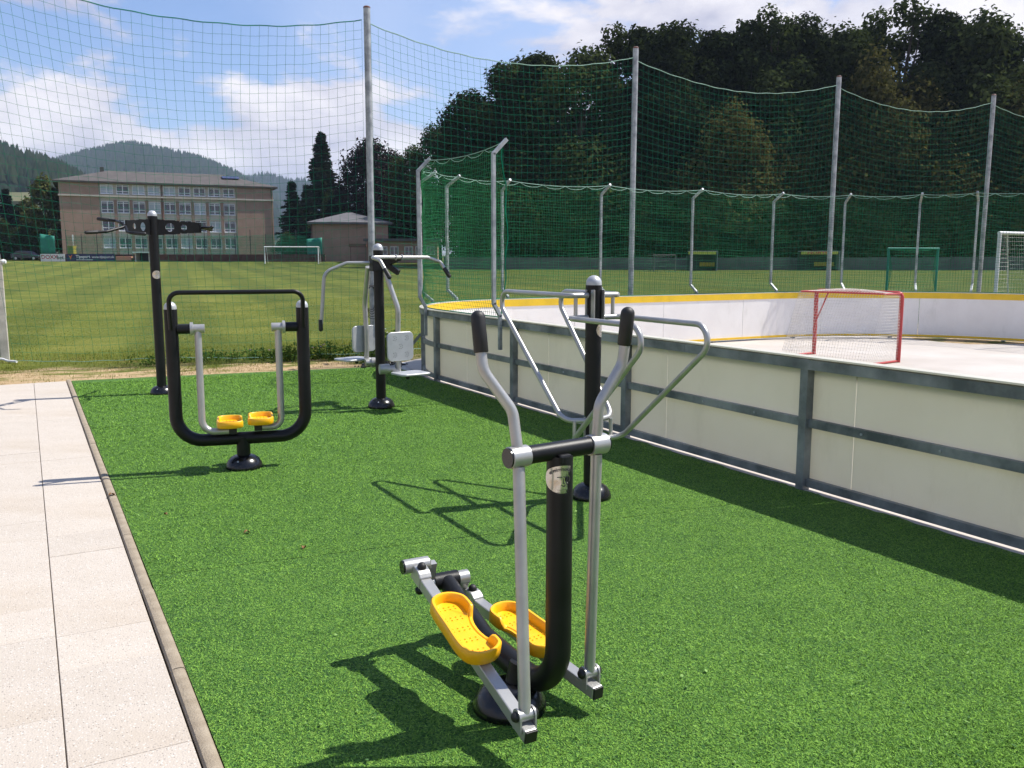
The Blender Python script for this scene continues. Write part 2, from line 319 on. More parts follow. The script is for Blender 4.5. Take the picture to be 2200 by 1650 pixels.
def floor_material():
    m, nt, b = nodes_of('rink_floor'); N = nt.nodes.new; L = nt.links.new
    tc = N('ShaderNodeTexCoord'); P = tc.outputs['Object']
    n = N('ShaderNodeTexNoise'); n.inputs['Scale'].default_value = 0.7; n.inputs['Detail'].default_value = 9; n.inputs['Roughness'].default_value = 0.62; L(P, n.inputs['Vector'])
    r = N('ShaderNodeValToRGB'); L(n.outputs['Fac'], r.inputs[0])
    r.color_ramp.elements[0].position = 0.3; r.color_ramp.elements[0].color = (0.385, 0.34, 0.295, 1); r.color_ramp.elements[1].position = 0.62; r.color_ramp.elements[1].color = (0.495, 0.45, 0.405, 1)
    L(r.outputs[0], b.inputs['Base Color']); b.inputs['Roughness'].default_value = 0.6
    bp = N('ShaderNodeBump'); bp.inputs['Strength'].default_value = 0.1; n2 = N('ShaderNodeTexNoise'); n2.inputs['Scale'].default_value = 120; L(P, n2.inputs['Vector']); L(n2.outputs['Fac'], bp.inputs['Height']); L(bp.outputs[0], b.inputs['Normal'])
floor_material()

# ------------------------------------------------------------------ mesh helpers
def wloc(o):
    v = Vector((0, 0, 0))
    while o is not None: v += o.location; o = o.parent
    return v
def fillet(pts, rad, k=7):
    pts = [Vector(p) for p in pts]; out = [pts[0]]
    for i in range(1, len(pts) - 1):
        p, a, b = pts[i], pts[i - 1], pts[i + 1]
        da, db = (a - p), (b - p); la, lb = da.length, db.length
        rr = rad[i - 1] if isinstance(rad, (list, tuple)) else rad
        ang = da.angle(db)
        if ang > math.pi - 0.02 or rr <= 0: out.append(p); continue
        t = min(rr / math.tan(ang / 2), la * 0.49, lb * 0.49)
        rr2 = t * math.tan(ang / 2)
        da.normalize(); db.normalize()
        bis = (da + db).normalized(); c = p + bis * (rr2 / math.sin(ang / 2))
        s, e = p + da * t - c, p + db * t - c
        tot = s.angle(e)
        for j in range(k + 1):
            f = j / k
            v = (s * math.sin((1 - f) * tot) + e * math.sin(f * tot)) / math.sin(tot)
            out.append(c + v)
    out.append(pts[-1]); return out
class MB:
    def __init__(s): s.v = []; s.f = []
    def add(s, v, f):
        o = len(s.v); s.v += [tuple(q) for q in v]; s.f += [tuple(i + o for i in q) for q in f]; return s
    def tube(s, pts, r, n=12, caps=True, closed=False):
        pts = [Vector(p) for p in pts]; m = len(pts)
        rs = r if isinstance(r, (list, tuple)) else [r] * m
        tang = []
        for i in range(m):
            a = pts[(i - 1) % m] if (i > 0 or closed) else pts[i]; b = pts[(i + 1) % m] if (i < m - 1 or closed) else pts[i]
            tang.append((b - a).normalized())
        up = Vector((0, 0, 1)) if abs(tang[0].z) < 0.9 else Vector((1, 0, 0))
        x = tang[0].cross(up).normalized(); V = []
        for i in range(m):
            x = (x - tang[i] * x.dot(tang[i])).normalized(); y = tang[i].cross(x)
            for k in range(n):
                a = 2 * math.pi * k / n
                V.append(pts[i] + (x * math.cos(a) + y * math.sin(a)) * rs[i])
        F = []
        for i in range(m if closed else m - 1):
            j = (i + 1) % m
            for k in range(n):
                k2 = (k + 1) % n; F.append((i * n + k, i * n + k2, j * n + k2, j * n + k))
        if caps and not closed:
            F.append(tuple(range(n - 1, -1, -1))); F.append(tuple((m - 1) * n + k for k in range(n)))
        return s.add(V, F)
    def cyl(s, a, b, r, n=16): return s.tube([a, b], r, n)
    def capsule(s, a, b, r, n=16):
        a, b = Vector(a), Vector(b); d = (b - a).normalized(); L = (b - a).length
        P, Rr = [a], [r * 0.93]
        P.append(a + d * 0.003); Rr.append(r)
        for k in range(6):
            t = k / 5 * math.pi / 2 * 0.98; P.append(b - d * r + d * r * math.sin(t)); Rr.append(r * math.cos(t))
        return s.tube(P, Rr, n)
    def box(s, c, size, X=None, Y=None, Z=None):
        c = Vector(c); X = Vector(X or (1, 0, 0)).normalized(); Y = Vector(Y or (0, 1, 0)).normalized()
        Z = Vector(Z).normalized() if Z else X.cross(Y).normalized()
        h = [q / 2 for q in size]; V = []
        for dz in (-1, 1):
            for dx, dy in ((-1, -1), (1, -1), (1, 1), (-1, 1)): V.append(c + X * dx * h[0] + Y * dy * h[1] + Z * dz * h[2])
        return s.add(V, [(3, 2, 1, 0), (4, 5, 6, 7), (0, 1, 5, 4), (1, 2, 6, 5), (2, 3, 7, 6), (3, 0, 4, 7)])
    def beam(s, a, b, w_, h_, up=(0, 0, 1)):
        a, b = Vector(a), Vector(b); d = (b - a); X = d.normalized(); Y = Vector(up).cross(X).normalized(); Z = X.cross(Y)
        return s.box((a + b) / 2, (d.length, w_, h_), X, Y, Z)
    def lathe(s, c, prof, n=24, axis=(0, 0, 1)):
        c = Vector(c); q = Vector(axis).normalized().to_track_quat('Z', 'Y'); V = []; F = []
        m = len(prof)
        for r, z in prof:
            for k in range(n):
                a = 2 * math.pi * k / n; V.append(c + q @ Vector((max(r, 1e-4) * math.cos(a), max(r, 1e-4) * math.sin(a), z)))
        for i in range(m - 1):
            for k in range(n):
                k2 = (k + 1) % n; F.append((i * n + k, i * n + k2, (i + 1) * n + k2, (i + 1) * n + k))
        F.append(tuple(range(n - 1, -1, -1))); F.append(tuple((m - 1) * n + k for k in range(n)))
        return s.add(V, F)
    def prism(s, poly, org, X, Y, depth):
        org, X, Y = Vector(org), Vector(X).normalized(), Vector(Y).normalized(); Z = X.cross(Y); n = len(poly)
        V = [org + X * a + Y * b for a, b in poly] + [org + X * a + Y * b + Z * depth for a, b in poly]
        return s.add(V, [tuple(range(n - 1, -1, -1)), tuple(range(n, 2 * n))] + [(i, (i + 1) % n, n + (i + 1) % n, n + i) for i in range(n)])
    def build(s, name, m, parent=None, smooth=True, ang=38, bevel=0.0, label=None):
        off = wloc(parent) if parent is not None else Vector((0, 0, 0))
        me = bpy.data.meshes.new(name)
        me.from_pydata([(a - off.x, b - off.y, c - off.z) for a, b, c in s.v], [], s.f); me.update()
        if smooth:
            me.polygons.foreach_set('use_smooth', [True] * len(me.polygons)); me.set_sharp_from_angle(angle=R_(ang))
        me.materials.append(MATS[m] if isinstance(m, str) else m)
        o = bpy.data.objects.new(name, me); col.objects.link(o)
        if parent is not None: o.parent = parent
        if bevel:
            bv = o.modifiers.new('bevel', 'BEVEL'); bv.width = bevel; bv.segments = 2; bv.limit_method = 'ANGLE'; bv.angle_limit = R_(40)
        if label: o['label'] = label
        return o
def np_mesh(name, V, F, m, parent=None, smooth=False):
    """V (n,3) array, F (k,3 or 4) array"""
    me = bpy.data.meshes.new(name); V = np.asarray(V, dtype=np.float32); F = np.asarray(F, dtype=np.int32)
    if parent is not None:
        w0 = wloc(parent); V = V - np.array([w0.x, w0.y, w0.z], dtype=np.float32)
    k = F.shape[1]
    me.vertices.add(len(V)); me.vertices.foreach_set('co', V.ravel())
    me.loops.add(F.size); me.loops.foreach_set('vertex_index', F.ravel())
    me.polygons.add(len(F)); me.polygons.foreach_set('loop_start', np.arange(0, F.size, k, dtype=np.int32))
    me.update(calc_edges=True)
    if smooth: me.polygons.foreach_set('use_smooth', [True] * len(F))
    me.materials.append(MATS[m]); o = bpy.data.objects.new(name, me); col.objects.link(o)
    if parent is not None: o.parent = parent
    return o
def thing(name, loc, label, cat, group=None):
    e = bpy.data.objects.new(name, None); e.empty_display_size = 0.1; col.objects.link(e); e.location = loc
    e['label'] = label; e['category'] = cat
    if group: e['group'] = group
    return e
def tag(o, label=None, cat=None, group=None, kind=None):
    if label: o['label'] = label
    if cat: o['category'] = cat
    if group: o['group'] = group
    if kind: o['kind'] = kind
    return o
def copy_tree(o, parent=None, loc=None):
    c = o.copy(); col.objects.link(c); c.parent = parent
    if loc is not None: c.location = loc
    for ch in list(o.children): copy_tree(ch, c)
    return c
def net_arrays(P, us, vs, nu_seg, nv_seg, r, sides=3):
    """strands of a net over the patch P(u,v) (vectorised): one strand for each u in us and each v in vs"""
    VV, FF = [], []; off = 0
    ang = np.arange(sides) * 2 * np.pi / sides + 0.5
    def strand(pts):
        nonlocal off
        n = len(pts); t = np.gradient(pts, axis=0); t /= np.linalg.norm(t, axis=1, keepdims=True) + 1e-9
        ref = np.where(np.abs(t[:, 2:3]) > 0.8, np.array([[1.0, 0, 0]]), np.array([[0, 0, 1.0]]))
        x = np.cross(t, ref); x /= np.linalg.norm(x, axis=1, keepdims=True) + 1e-9; y = np.cross(t, x)
        V = pts[:, None, :] + r * (x[:, None, :] * np.cos(ang)[None, :, None] + y[:, None, :] * np.sin(ang)[None, :, None])
        VV.append(V.reshape(-1, 3))
        i = np.arange(n - 1)[:, None] * sides; k = np.arange(sides)[None, :]; k2 = (k + 1) % sides
        FF.append(np.stack([i + k, i + k2, i + sides + k2, i + sides + k], -1).reshape(-1, 4) + off); off += n * sides
    for u in us: strand(P(np.full(nv_seg + 1, u), np.linspace(0, 1, nv_seg + 1)))
    for v in vs: strand(P(np.linspace(0, 1, nu_seg + 1), np.full(nu_seg + 1, v)))
    return np.concatenate(VV), np.concatenate(FF)
def text_mesh(s, size, name, m, parent, org, X, Y, depth=0.004, align='CENTER', wrap=None, bold=0.0, scale_x=1.0):
    cu = bpy.data.curves.new('t', 'FONT'); cu.body = s; cu.size = size; cu.align_x = align; cu.align_y = 'CENTER'
    cu.extrude = 0.0; cu.offset = bold; cu.resolution_u = 3
    to = bpy.data.objects.new('t', cu); col.objects.link(to)
    dg = bpy.context.evaluated_depsgraph_get(); dg.update()
    me = bpy.data.meshes.new_from_object(to.evaluated_get(dg)); bpy.data.objects.remove(to)
    X, Y = Vector(X).normalized(), Vector(Y).normalized(); Z = X.cross(Y); org = Vector(org)
    off = wloc(parent)
    for v in me.vertices:
        x, y = v.co.x * scale_x, v.co.y
        v.co = (wrap(x, y) if wrap else org + X * x + Y * y + Z * depth) - off
    me.materials.clear(); me.materials.append(MATS[m]); me.name = name
    o = bpy.data.objects.new(name, me); col.objects.link(o); o.parent = parent
    return o

# ================================================================== GROUND
def back_edge(x): return 13.36 - 0.117 * (x - 0.39)      # far edge of the turf and the paving
def make_field():
    radii = [0.0, 4, 8, 11, 13, 14.5, 16, 17, 18.5, 20, 23, 27, 32, 40, 50, 62, 76, 90, 104, 116, 118, 122, 126, 130, 150, 180, 240, 400, 800, 1600, 3000, 6000]
    n = 96; V = []; F = []
    for i, r in enumerate(radii):
        for k in range(n):
            a = 2 * math.pi * k / n; x, y = r * math.sin(a), r * math.cos(a)
            dz = 0.0
            if 13 < r < 30: dz = 0.012 * math.sin(x * 2.1 + y) * math.cos(y * 1.7)
            V.append((x, y, gz(x, y) + dz - (0.06 if r < 12.5 else 0)))
    for i in range(len(radii) - 1):
        for k in range(n):
            k2 = (k + 1) % n
            F.append((i * n + k, (i + 1) * n + k, (i + 1) * n + k2, i * n + k2))
    mb = MB(); mb.v = V; mb.f = F
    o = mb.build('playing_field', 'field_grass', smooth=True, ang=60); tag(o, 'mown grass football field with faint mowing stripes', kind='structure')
make_field()

# paving: slabs in rows, a long and a short one alternating, joints open
pav = thing('pavement', (0, 6, 0), 'pale exposed aggregate concrete paving beside the turf', 'pavement'); del pav['category']; pav['kind'] = 'structure'
bed = MB().box((-1.3, 4.7, -0.034), (3.38, 17.1, 0.05)).build('bedding', 'kerb_stone', pav, smooth=False)
joints = [-5.2, -3.6, -2.0, -0.5, 0.6, 1.4, 2.25, 3.04, 3.83, 4.21, 5.41, 5.81, 7.72, 8.11, 9.84, 10.17, 11.8, 12.2, 14.0]
cache = {}
def slab(x0, x1, y0, y1, k):
    w_, l_ = x1 - x0 - 0.0045, y1 - y0 - 0.0014
    key = (round(w_, 3), round(l_, 3))
    dz = rnd.uniform(-0.0012, 0.0012)
    if key not in cache:
        o = MB().box((0, 0, -0.02), (w_, l_, 0.04)).build('paving_slab', 'slab', None, smooth=False, bevel=0.0025)
        cache[key] = o
    else:
        o = cache[key].copy(); col.objects.link(o)
    o.parent = pav; o.location = ((x0 + x1) / 2, (y0 + y1) / 2 - 6, dz)
    o.rotation_euler = (rnd.uniform(-.0006, .0006), rnd.uniform(-.0012, .0012), 0)
xs = [(0.015, 0.403, 0.0), (-0.485, 0.015, 0.4), (-0.985, -0.485, 0.0), (-1.485, -0.985, 0.5), (-1.985, -1.485, 0.0), (-2.485, -1.985, 0.3)]
for x0, x1, sh in xs:
    js = [j + sh for j in joints]
    for a, b in zip(js[:-1], js[1:]):
        b2 = min(b, back_edge(0.2))
        if b2 - a > 0.08 and a > -4: slab(x0, x1, a, b2, 0)
kb = thing('kerb', (0.435, 6, 0), 'thin concrete edging kerb between paving and green turf', 'kerb'); del kb['category']; kb['kind'] = 'structure'
kerb_src = None
y = -3.4
while y < 13.3:
    y1 = min(y + 1.0, 13.40)
    if kerb_src is None or y1 - y < 0.99:
        l_ = y1 - y - 0.006
        prof = [(-0.028, -0.1), (0.028, -0.1), (0.028, 0.004), (0.022, 0.013), (0.010, 0.017), (-0.010, 0.017), (-0.022, 0.013), (-0.028, 0.004)]
        o = MB().prism(prof, (0, l_ / 2, 0), (1, 0, 0), (0, 0, 1), l_).build('kerb_stone', 'kerb_stone', None, smooth=True, ang=30)
        if kerb_src is None: kerb_src = o
    else:
        o = kerb_src.copy(); col.objects.link(o)
    o.parent = kb; o.location = (rnd.uniform(-0.0015, 0.0015), (y + y1) / 2 - 6, rnd.uniform(-0.002, 0.002)); o.rotation_euler = (0, 0, rnd.uniform(-0.0015, 0.0015))
    y += 1.0

# green turf laid in rolls, far edge and seams slightly askew
turf = thing('artificial_turf', (2.6, 6, 0), 'bright green artificial turf laid in rolls under the gym machines', 'turf'); del turf['category']; turf['kind'] = 'structure'
def seam(c): return lambda x: c - 0.117 * (x - 3.5)
seams = [-4.0, -0.2, 4.45, 9.08, 11.22, 12.58]
def jag(yy): return 4.800 + 0.012 * math.sin(yy * 7.3) + 0.010 * math.sin(yy * 19.1 + 1) + rnd.uniform(-0.008, 0.008)
def turf_right(yy):
    if yy < 11.0: return jag(yy)
    return jag(yy) - 0.0 + 0.06 * (yy - 11.0) ** 1.3
for i, c in enumerate(seams):
    f0 = seam(c + 0.006); f1 = seam(seams[i + 1] - 0.006) if i + 1 < len(seams) else (lambda x: back_edge(x) - 0.01)
    V = []; F = []
    X0 = 0.467
    ya, yb = f0(4.77), f1(4.77)
    # left edge, then the far edge, then the ragged right edge, then the near edge
    left = [(X0, f0(X0) + (f1(X0) - f0(X0)) * k / 6) for k in range(7)]
    n = max(2, int((yb - ya) / 0.05)); right = [(turf_right(ya + (yb - ya) * k / n), ya + (yb - ya) * k / n) for k in range(n + 1)]
    far = [(X0 + (right[-1][0] - X0) * k / 10, 0) for k in range(1, 10)]; far = [(x, f1(x)) for x, _ in far]
    near = [(X0 + (right[0][0] - X0) * k / 10, 0) for k in range(1, 10)]; near = [(x, f0(x)) for x, _ in near]
    ring = left + far + right[::-1] + near[::-1]
    zt = 0.006 + 0.0012 * (i % 2)
    mb = MB(); n = len(ring)
    mb.v = [(x, yy, zt) for x, yy in ring] + [(x, yy, -0.02) for x, yy in ring]
    mb.f = [tuple(range(n))[::-1]] + [(k, (k + 1) % n, n + (k + 1) % n, n + k) for k in range(n)]
    mb.build('turf_roll', 'turf', turf, smooth=False)
# loose fibre tips that stand out of the turf (too many to count)
def fibres():
    n = 400000
    # denser close to the camera, where single fibres can be seen
    yy = 1.5 + (13.0 - 1.5) * nrs.rand(n) ** 2.3; xx = 0.475 + (4.74 - 0.475) * nrs.rand(n)
    keep = (yy < 13.2 - 0.117 * xx) & (xx < 0.477 + yy * 1.9)
    xx, yy = xx[keep], yy[keep]; n = len(xx)
    a = nrs.rand(n) * 2 * np.pi; L = 0.007 + 0.013 * nrs.rand(n); L *= 1 + 0.10 * np.clip(yy - 4, 0, 8); wd = (0.0012 + 0.0014 * nrs.rand(n)) * (1 + 0.16 * np.clip(yy - 4, 0, 8))
    tilt = 0.1 + 0.75 * nrs.rand(n) ** 1.6
    d = np.stack([np.cos(a) * np.cos(tilt), np.sin(a) * np.cos(tilt), np.sin(tilt)], 1)
    s = np.stack([-np.sin(a), np.cos(a), 0 * a], 1); s[:, 2] = 0.5 * (nrs.rand(n) - 0.5)
    b = np.stack([xx, yy, 0.005 + 0.004 * nrs.rand(n)], 1)
    V = np.stack([b - s * wd[:, None], b + s * wd[:, None], b + d * L[:, None]], 1).reshape(-1, 3)
    o = np_mesh('turf_fibres', V, np.arange(3 * n).reshape(-1, 3), 'turf_fibre', turf); o['kind'] = 'stuff'
fibres()
def chips():
    n = 1500; rs = np.random.RandomState(77)
    yy = 1.6 + 10.5 * rs.rand(n) ** 1.7; xx = 0.5 + 4.2 * rs.rand(n); a = rs.rand(n) * 6.283; L = 0.004 + 0.010 * rs.rand(n) ** 2.2; wd = L * (0.22 + 0.4 * rs.rand(n))
    d = np.stack([np.cos(a), np.sin(a), 0.25 * rs.normal(size=n)], 1) * L[:, None]; q = np.stack([-np.sin(a), np.cos(a), 0.25 * rs.normal(size=n)], 1) * wd[:, None]; b = np.stack([xx, yy, 0.0155 + 0.004 * rs.rand(n)], 1)
    V = np.stack([b - d, b - d * 0.2 + q, b + d, b + d * 0.1 - q * 0.8], 1).reshape(-1, 3)
    o = np_mesh('turf_chips', V, np.arange(4 * n).reshape(-1, 4), 'turf_chip', turf); o['kind'] = 'stuff'
chips()

# ================================================================== RINK
NX, FX, EY = 4.86, 17.3, 13.4
RN, RF = 2.5, 4.0
Y0 = -3.4
def rink_path():
    segs = []
    segs.append(('l', Vector((NX, Y0, 0)), Vector((NX, EY - RN, 0))))
    segs.append(('a', Vector((NX + RN, EY - RN, 0)), RN, math.pi, math.pi / 2))
    segs.append(('l', Vector((NX + RN, EY, 0)), Vector((FX - RF, EY, 0))))
    segs.append(('a', Vector((FX - RF, EY - RF, 0)), RF, math.pi / 2, 0))
    segs.append(('l', Vector((FX, EY - RF, 0)), Vector((FX, -1.0, 0))))
    out = []
    for sg in segs:
        if sg[0] == 'l': out.append((sg, (sg[2] - sg[1]).length))
        else: out.append((sg, sg[2] * abs(sg[4] - sg[3])))
    return out
RP = rink_path(); RLEN = sum(l for _, l in RP)
def rp(s):
    """point and outward normal at arc length s"""
    s = max(0, min(RLEN - 1e-6, s))
    for sg, l in RP:
        if s <= l:
            if sg[0] == 'l':
                d = (sg[2] - sg[1]).normalized(); return sg[1] + d * s, Vector((-d.y, d.x, 0))
            a = sg[3] + (sg[4] - sg[3]) * s / l
            n = Vector((math.cos(a), math.sin(a), 0)); return sg[1] + n * sg[2], n
        s -= l
def sY(y): return y - Y0                      # arc length on the near straight side
S_ARC = EY - RN - Y0; S_END = S_ARC + RN * math.pi / 2; S_ARC2 = S_END + (FX - RF - NX - RN); S_FAR = S_ARC2 + RF * math.pi / 2
def sweep(s0, s1, off0, off1, z0, z1, step=0.2):
    """rectangular bar along the rink outline between outward offsets off0..off1 and heights z0..z1"""
    inner = [s for s in np.arange(math.ceil(s0 / step) * step, s1, step) if (S_ARC - .3 < s < S_END + .3) or (S_ARC2 - .3 < s < S_FAR + .3)]
    ss = [s0] + [s for s in inner if s0 + 1e-3 < s < s1 - 1e-3] + [s1]
    mb = MB(); V = []; F = []
    for s in ss:
        p, n = rp(s)
        for o_, z in ((off0, z0), (off1, z0), (off1, z1), (off0, z1)): q = p + n * o_; V.append((q.x, q.y, z))
    for i in range(len(ss) - 1):
        for k in range(4): k2 = (k + 1) % 4; F.append((4 * i + k, 4 * i + 4 + k, 4 * i + 4 + k2, 4 * i + k2))
    e = 4 * (len(ss) - 1); F += [(0, 1, 2, 3), (e + 3, e + 2, e + 1, e)]
    mb.v = V; mb.f = F; return mb
# floor slab of the rink, running a little under the boards
fl = []
for s in np.arange(0, RLEN, 0.25):
    p, n = rp(s); q = p + n * (0.06 if s < S_ARC + 1.0 else 0.06 + min(0.6, 0.5 * (s - S_ARC - 1.0))); fl.append((q.x, q.y))
mb = MB(); n = len(fl); mb.v = [(x, y, 0.004) for x, y in fl]; mb.f = [tuple(range(n))[::-1]]
tag(mb.build('rink_floor', 'rink_floor', None, smooth=False), 'pale smooth concrete floor inside the rink boards', kind='structure')
apron = MB()
for k, (x, y, sx, sy) in enumerate([(4.95, 12.35, 0.55, 1.5), (5.1, 13.0, 0.7, 0.6)]): apron.box((x, y, -0.02 + 0.004 * k), (sx, sy, 0.03))
tag(apron.build('gravel_apron', 'gravel', None, smooth=False), 'strip of pale gravel beside the rink corner', kind='structure')

rink = thing('rink_boards', (NX, 4, 0), 'white hockey rink boards on a grey galvanised frame around the concrete floor', 'rink boards')
ZB, ZT = 0.032, 0.955
# 2 m sheets
s = sY(-3.93 + 0.0)
s = sY(4.05) - 2.005 * 3
k = 0
while s < RLEN - 0.3:
    e = min(s + 2.005, RLEN)
    near = s < S_ARC + 0.4
    m_ = 'panel_white' if near else 'panel_inner'
    sweep(max(s, 0) + 0.004, e - 0.004, -0.012, 0.0, ZB, ZT).build('panel', m_, rink, smooth=False)
    s = e; k += 1
# steel frame on the outside
post_y = [10.93 - 2.16 * k for k in range(7)]
post_s = [sY(y) for y in post_y if y > Y0 + .2] + [S_ARC + 1.25, S_ARC + 2.9] + [S_END + 0.35 + 2.1 * k for k in range(8)]
for s in post_s:
    p, n = rp(s); t = Vector((-n.y, n.x, 0)); c = p + n * 0.035
    MB().box((c.x, c.y, 0.475), (0.07, 0.07, 0.955), n, t).build('post', 'galvanised_dark', rink, smooth=False, bevel=0.004)
    if S_ARC + 0.5 < s < S_ARC + 3.5:      # brace at the corner
        a = p + n * 0.07; a.z = 0.55; b = p + n * 0.5; b.z = 0.03
        MB().beam(a, b, 0.04, 0.04).build('brace', 'galvanised_dark', rink, smooth=False, bevel=0.003)
ps = sorted([0] + post_s + [S_END + 18])
for a, b in zip(ps[:-1], ps[1:]):
    if b - a < 0.3: continue
    g0, g1 = a + 0.036, min(b, RLEN) - 0.036
    if g0 >= RLEN - .5: break
    sweep(g0, g1, 0.002, 0.042, 0.462, 0.522).build('middle_rail', 'galvanised_dark', rink, smooth=False)
    sweep(g0, g1, 0.002, 0.042, 0.030, 0.088).build('bottom_rail', 'galvanised_dark', rink, smooth=False)
    for f in (0.22, 0.5, 0.78):
        p, n = rp(g0 + (g1 - g0) * f)
        if a < S_ARC: MB().cyl(p + n * 0.042 + Vector((0, 0, 0.492)), p + n * 0.050 + Vector((0, 0, 0.492)), 0.009, 8).build('bolt', 'galvanised', rink)
for a in np.arange(0, RLEN - 0.5, 3.05):
    b = min(a + 3.05, RLEN)
    sweep(a + 0.002, b - 0.002, 0.0745, 0.004, 0.878, 0.948).build('top_rail', 'galvanised_dark', rink, smooth=False)
    sweep(a + 0.001, b - 0.001, -0.016, 0.078, 0.957, 0.969).build('cap_strip', 'panel_white', rink, smooth=False)
# yellow band along the top and the kick strip, on the inner face
for a in np.arange(0, RLEN - 0.5, 2.4):
    b = min(a + 2.4, RLEN)
    sweep(a + 0.001, b - 0.001, -0.020, -0.013, 0.838, 0.955).build('yellow_band', 'yellow_strip', rink, smooth=False)
    sweep(a + 0.002, b - 0.002, -0.024, -0.013, 0.045, 0.085).build('kick_strip', 'yellow_strip', rink, smooth=False)

# safety net on cranked posts above the boards
sn = thing('rink_safety_net', (6.5, 13.0, 0.97), 'fine green safety net on cranked grey posts above the rink corner and end', 'net')
NS0 = sY(9.10)
crank_s = [NS0 - 0.12, sY(11.17), S_ARC + 2.05, S_ARC + 2.78, S_END - 0.05, S_END + 2.0, S_END + 4.15, S_END + 6.25, S_END + 7.8, S_END + 9.2, S_END + 10.2, S_END + 12.0]
NZ = 2.955
def tip(s):
    p, n = rp(s); return p + n * 0.0 + Vector((0, 0, NZ))
for s in crank_s:
    if s > RLEN: continue
    p, n = rp(s)
    o1 = 0.13 if s < S_ARC + 1 else 0.24
    pts = [p + n * 0.10 + Vector((0, 0, 0.62)), p + n * 0.10 + Vector((0, 0, 1.00)), p + n * (o1 + 0.05) + Vector((0, 0, 1.14)), p + n * (o1 + 0.05) + Vector((0, 0, 2.81)), p + n * 0.02 + Vector((0, 0, NZ + 0.015))]
    mb = MB()
    t = Vector((-n.y, n.x, 0))
    for a, b in zip(pts[:-1], pts[1:]):
        d = (b - a).normalized(); mb.beam(a - d * 0.011, b + d * 0.011, 0.041, 0.041, up=t)
    mb.build('cranked_post', 'galvanised', sn, smooth=False, bevel=0.003)
def net_surface(u, v):
    S = NS0 + (min(RLEN, S_FAR + 1.0) - NS0) * u
    out = np.zeros((len(u), 3))
    cs = np.array(sorted([NS0] + [c for c in crank_s if c > NS0 + .2] + [RLEN + 2]))
    for i, (s, vv) in enumerate(zip(S, v)):
        p, n = rp(s)
        k = np.searchsorted(cs, s) - 1; k = max(0, min(len(cs) - 2, k)); f = (s - cs[k]) / (cs[k + 1] - cs[k])
        span = cs[k + 1] - cs[k]
        sag = 0.055 * min(1, span / 2) * 4 * f * (1 - f)
        belly = 0.05 * math.sin(math.pi * vv) * math.sin(s * 1.3) + 0.015 * math.sin(vv * 23 + s * 2)
        z = 0.972 + (NZ - sag - 0.03 - 0.972) * vv
        q = p + n * (0.02 + belly - 0.05 * math.sin(math.pi * vv)); out[i] = (q.x, q.y, z + 0.012 * math.sin(s * 3.1) * math.sin(math.pi * vv))
    return out
LN = min(RLEN, S_FAR + 1.0) - NS0
V, F = net_arrays(net_surface, np.linspace(0, 1, int(LN / 0.050)), np.linspace(0, 1, 40), 190, 9, 0.0021)
o = np_mesh('mesh', V, F, 'net_fine_green', sn); o['kind'] = 'stuff'
# edge ropes with the lacing loops
def rope_pts(vv, dz=0.0, n=220, u0=0.0, u1=1.0): return [Vector(q) + Vector((0, 0, dz)) for q in net_surface(np.linspace(u0, u1, n), np.full(n, vv))]
MB().tube(rope_pts(1.0, 0.03), 0.005, 5).build('top_rope', 'rope_light', sn)
lp = MB(); nl = int(LN / 0.45)
for k in range(nl):
    a, b = rope_pts(1.0, 0.03, 2, k / nl, (k + 1) / nl); m_ = (a + b) / 2 - Vector((0, 0, 0.055))
    lp.tube([a, a.lerp(m_, 0.5) - Vector((0, 0, 0.018)), m_, m_.lerp(b, 0.5) - Vector((0, 0, 0.018)), b], 0.0045, 4)
lp.build('lacing', 'rope_light', sn)
MB().tube([Vector(q) for q in net_surface(np.zeros(14), np.linspace(0, 1, 14))], 0.008, 5).build('edge_rope', 'net_green', sn)
MB().tube(rope_pts(0.0, 0.004), 0.007, 5).build('bottom_rope', 'net_green', sn)

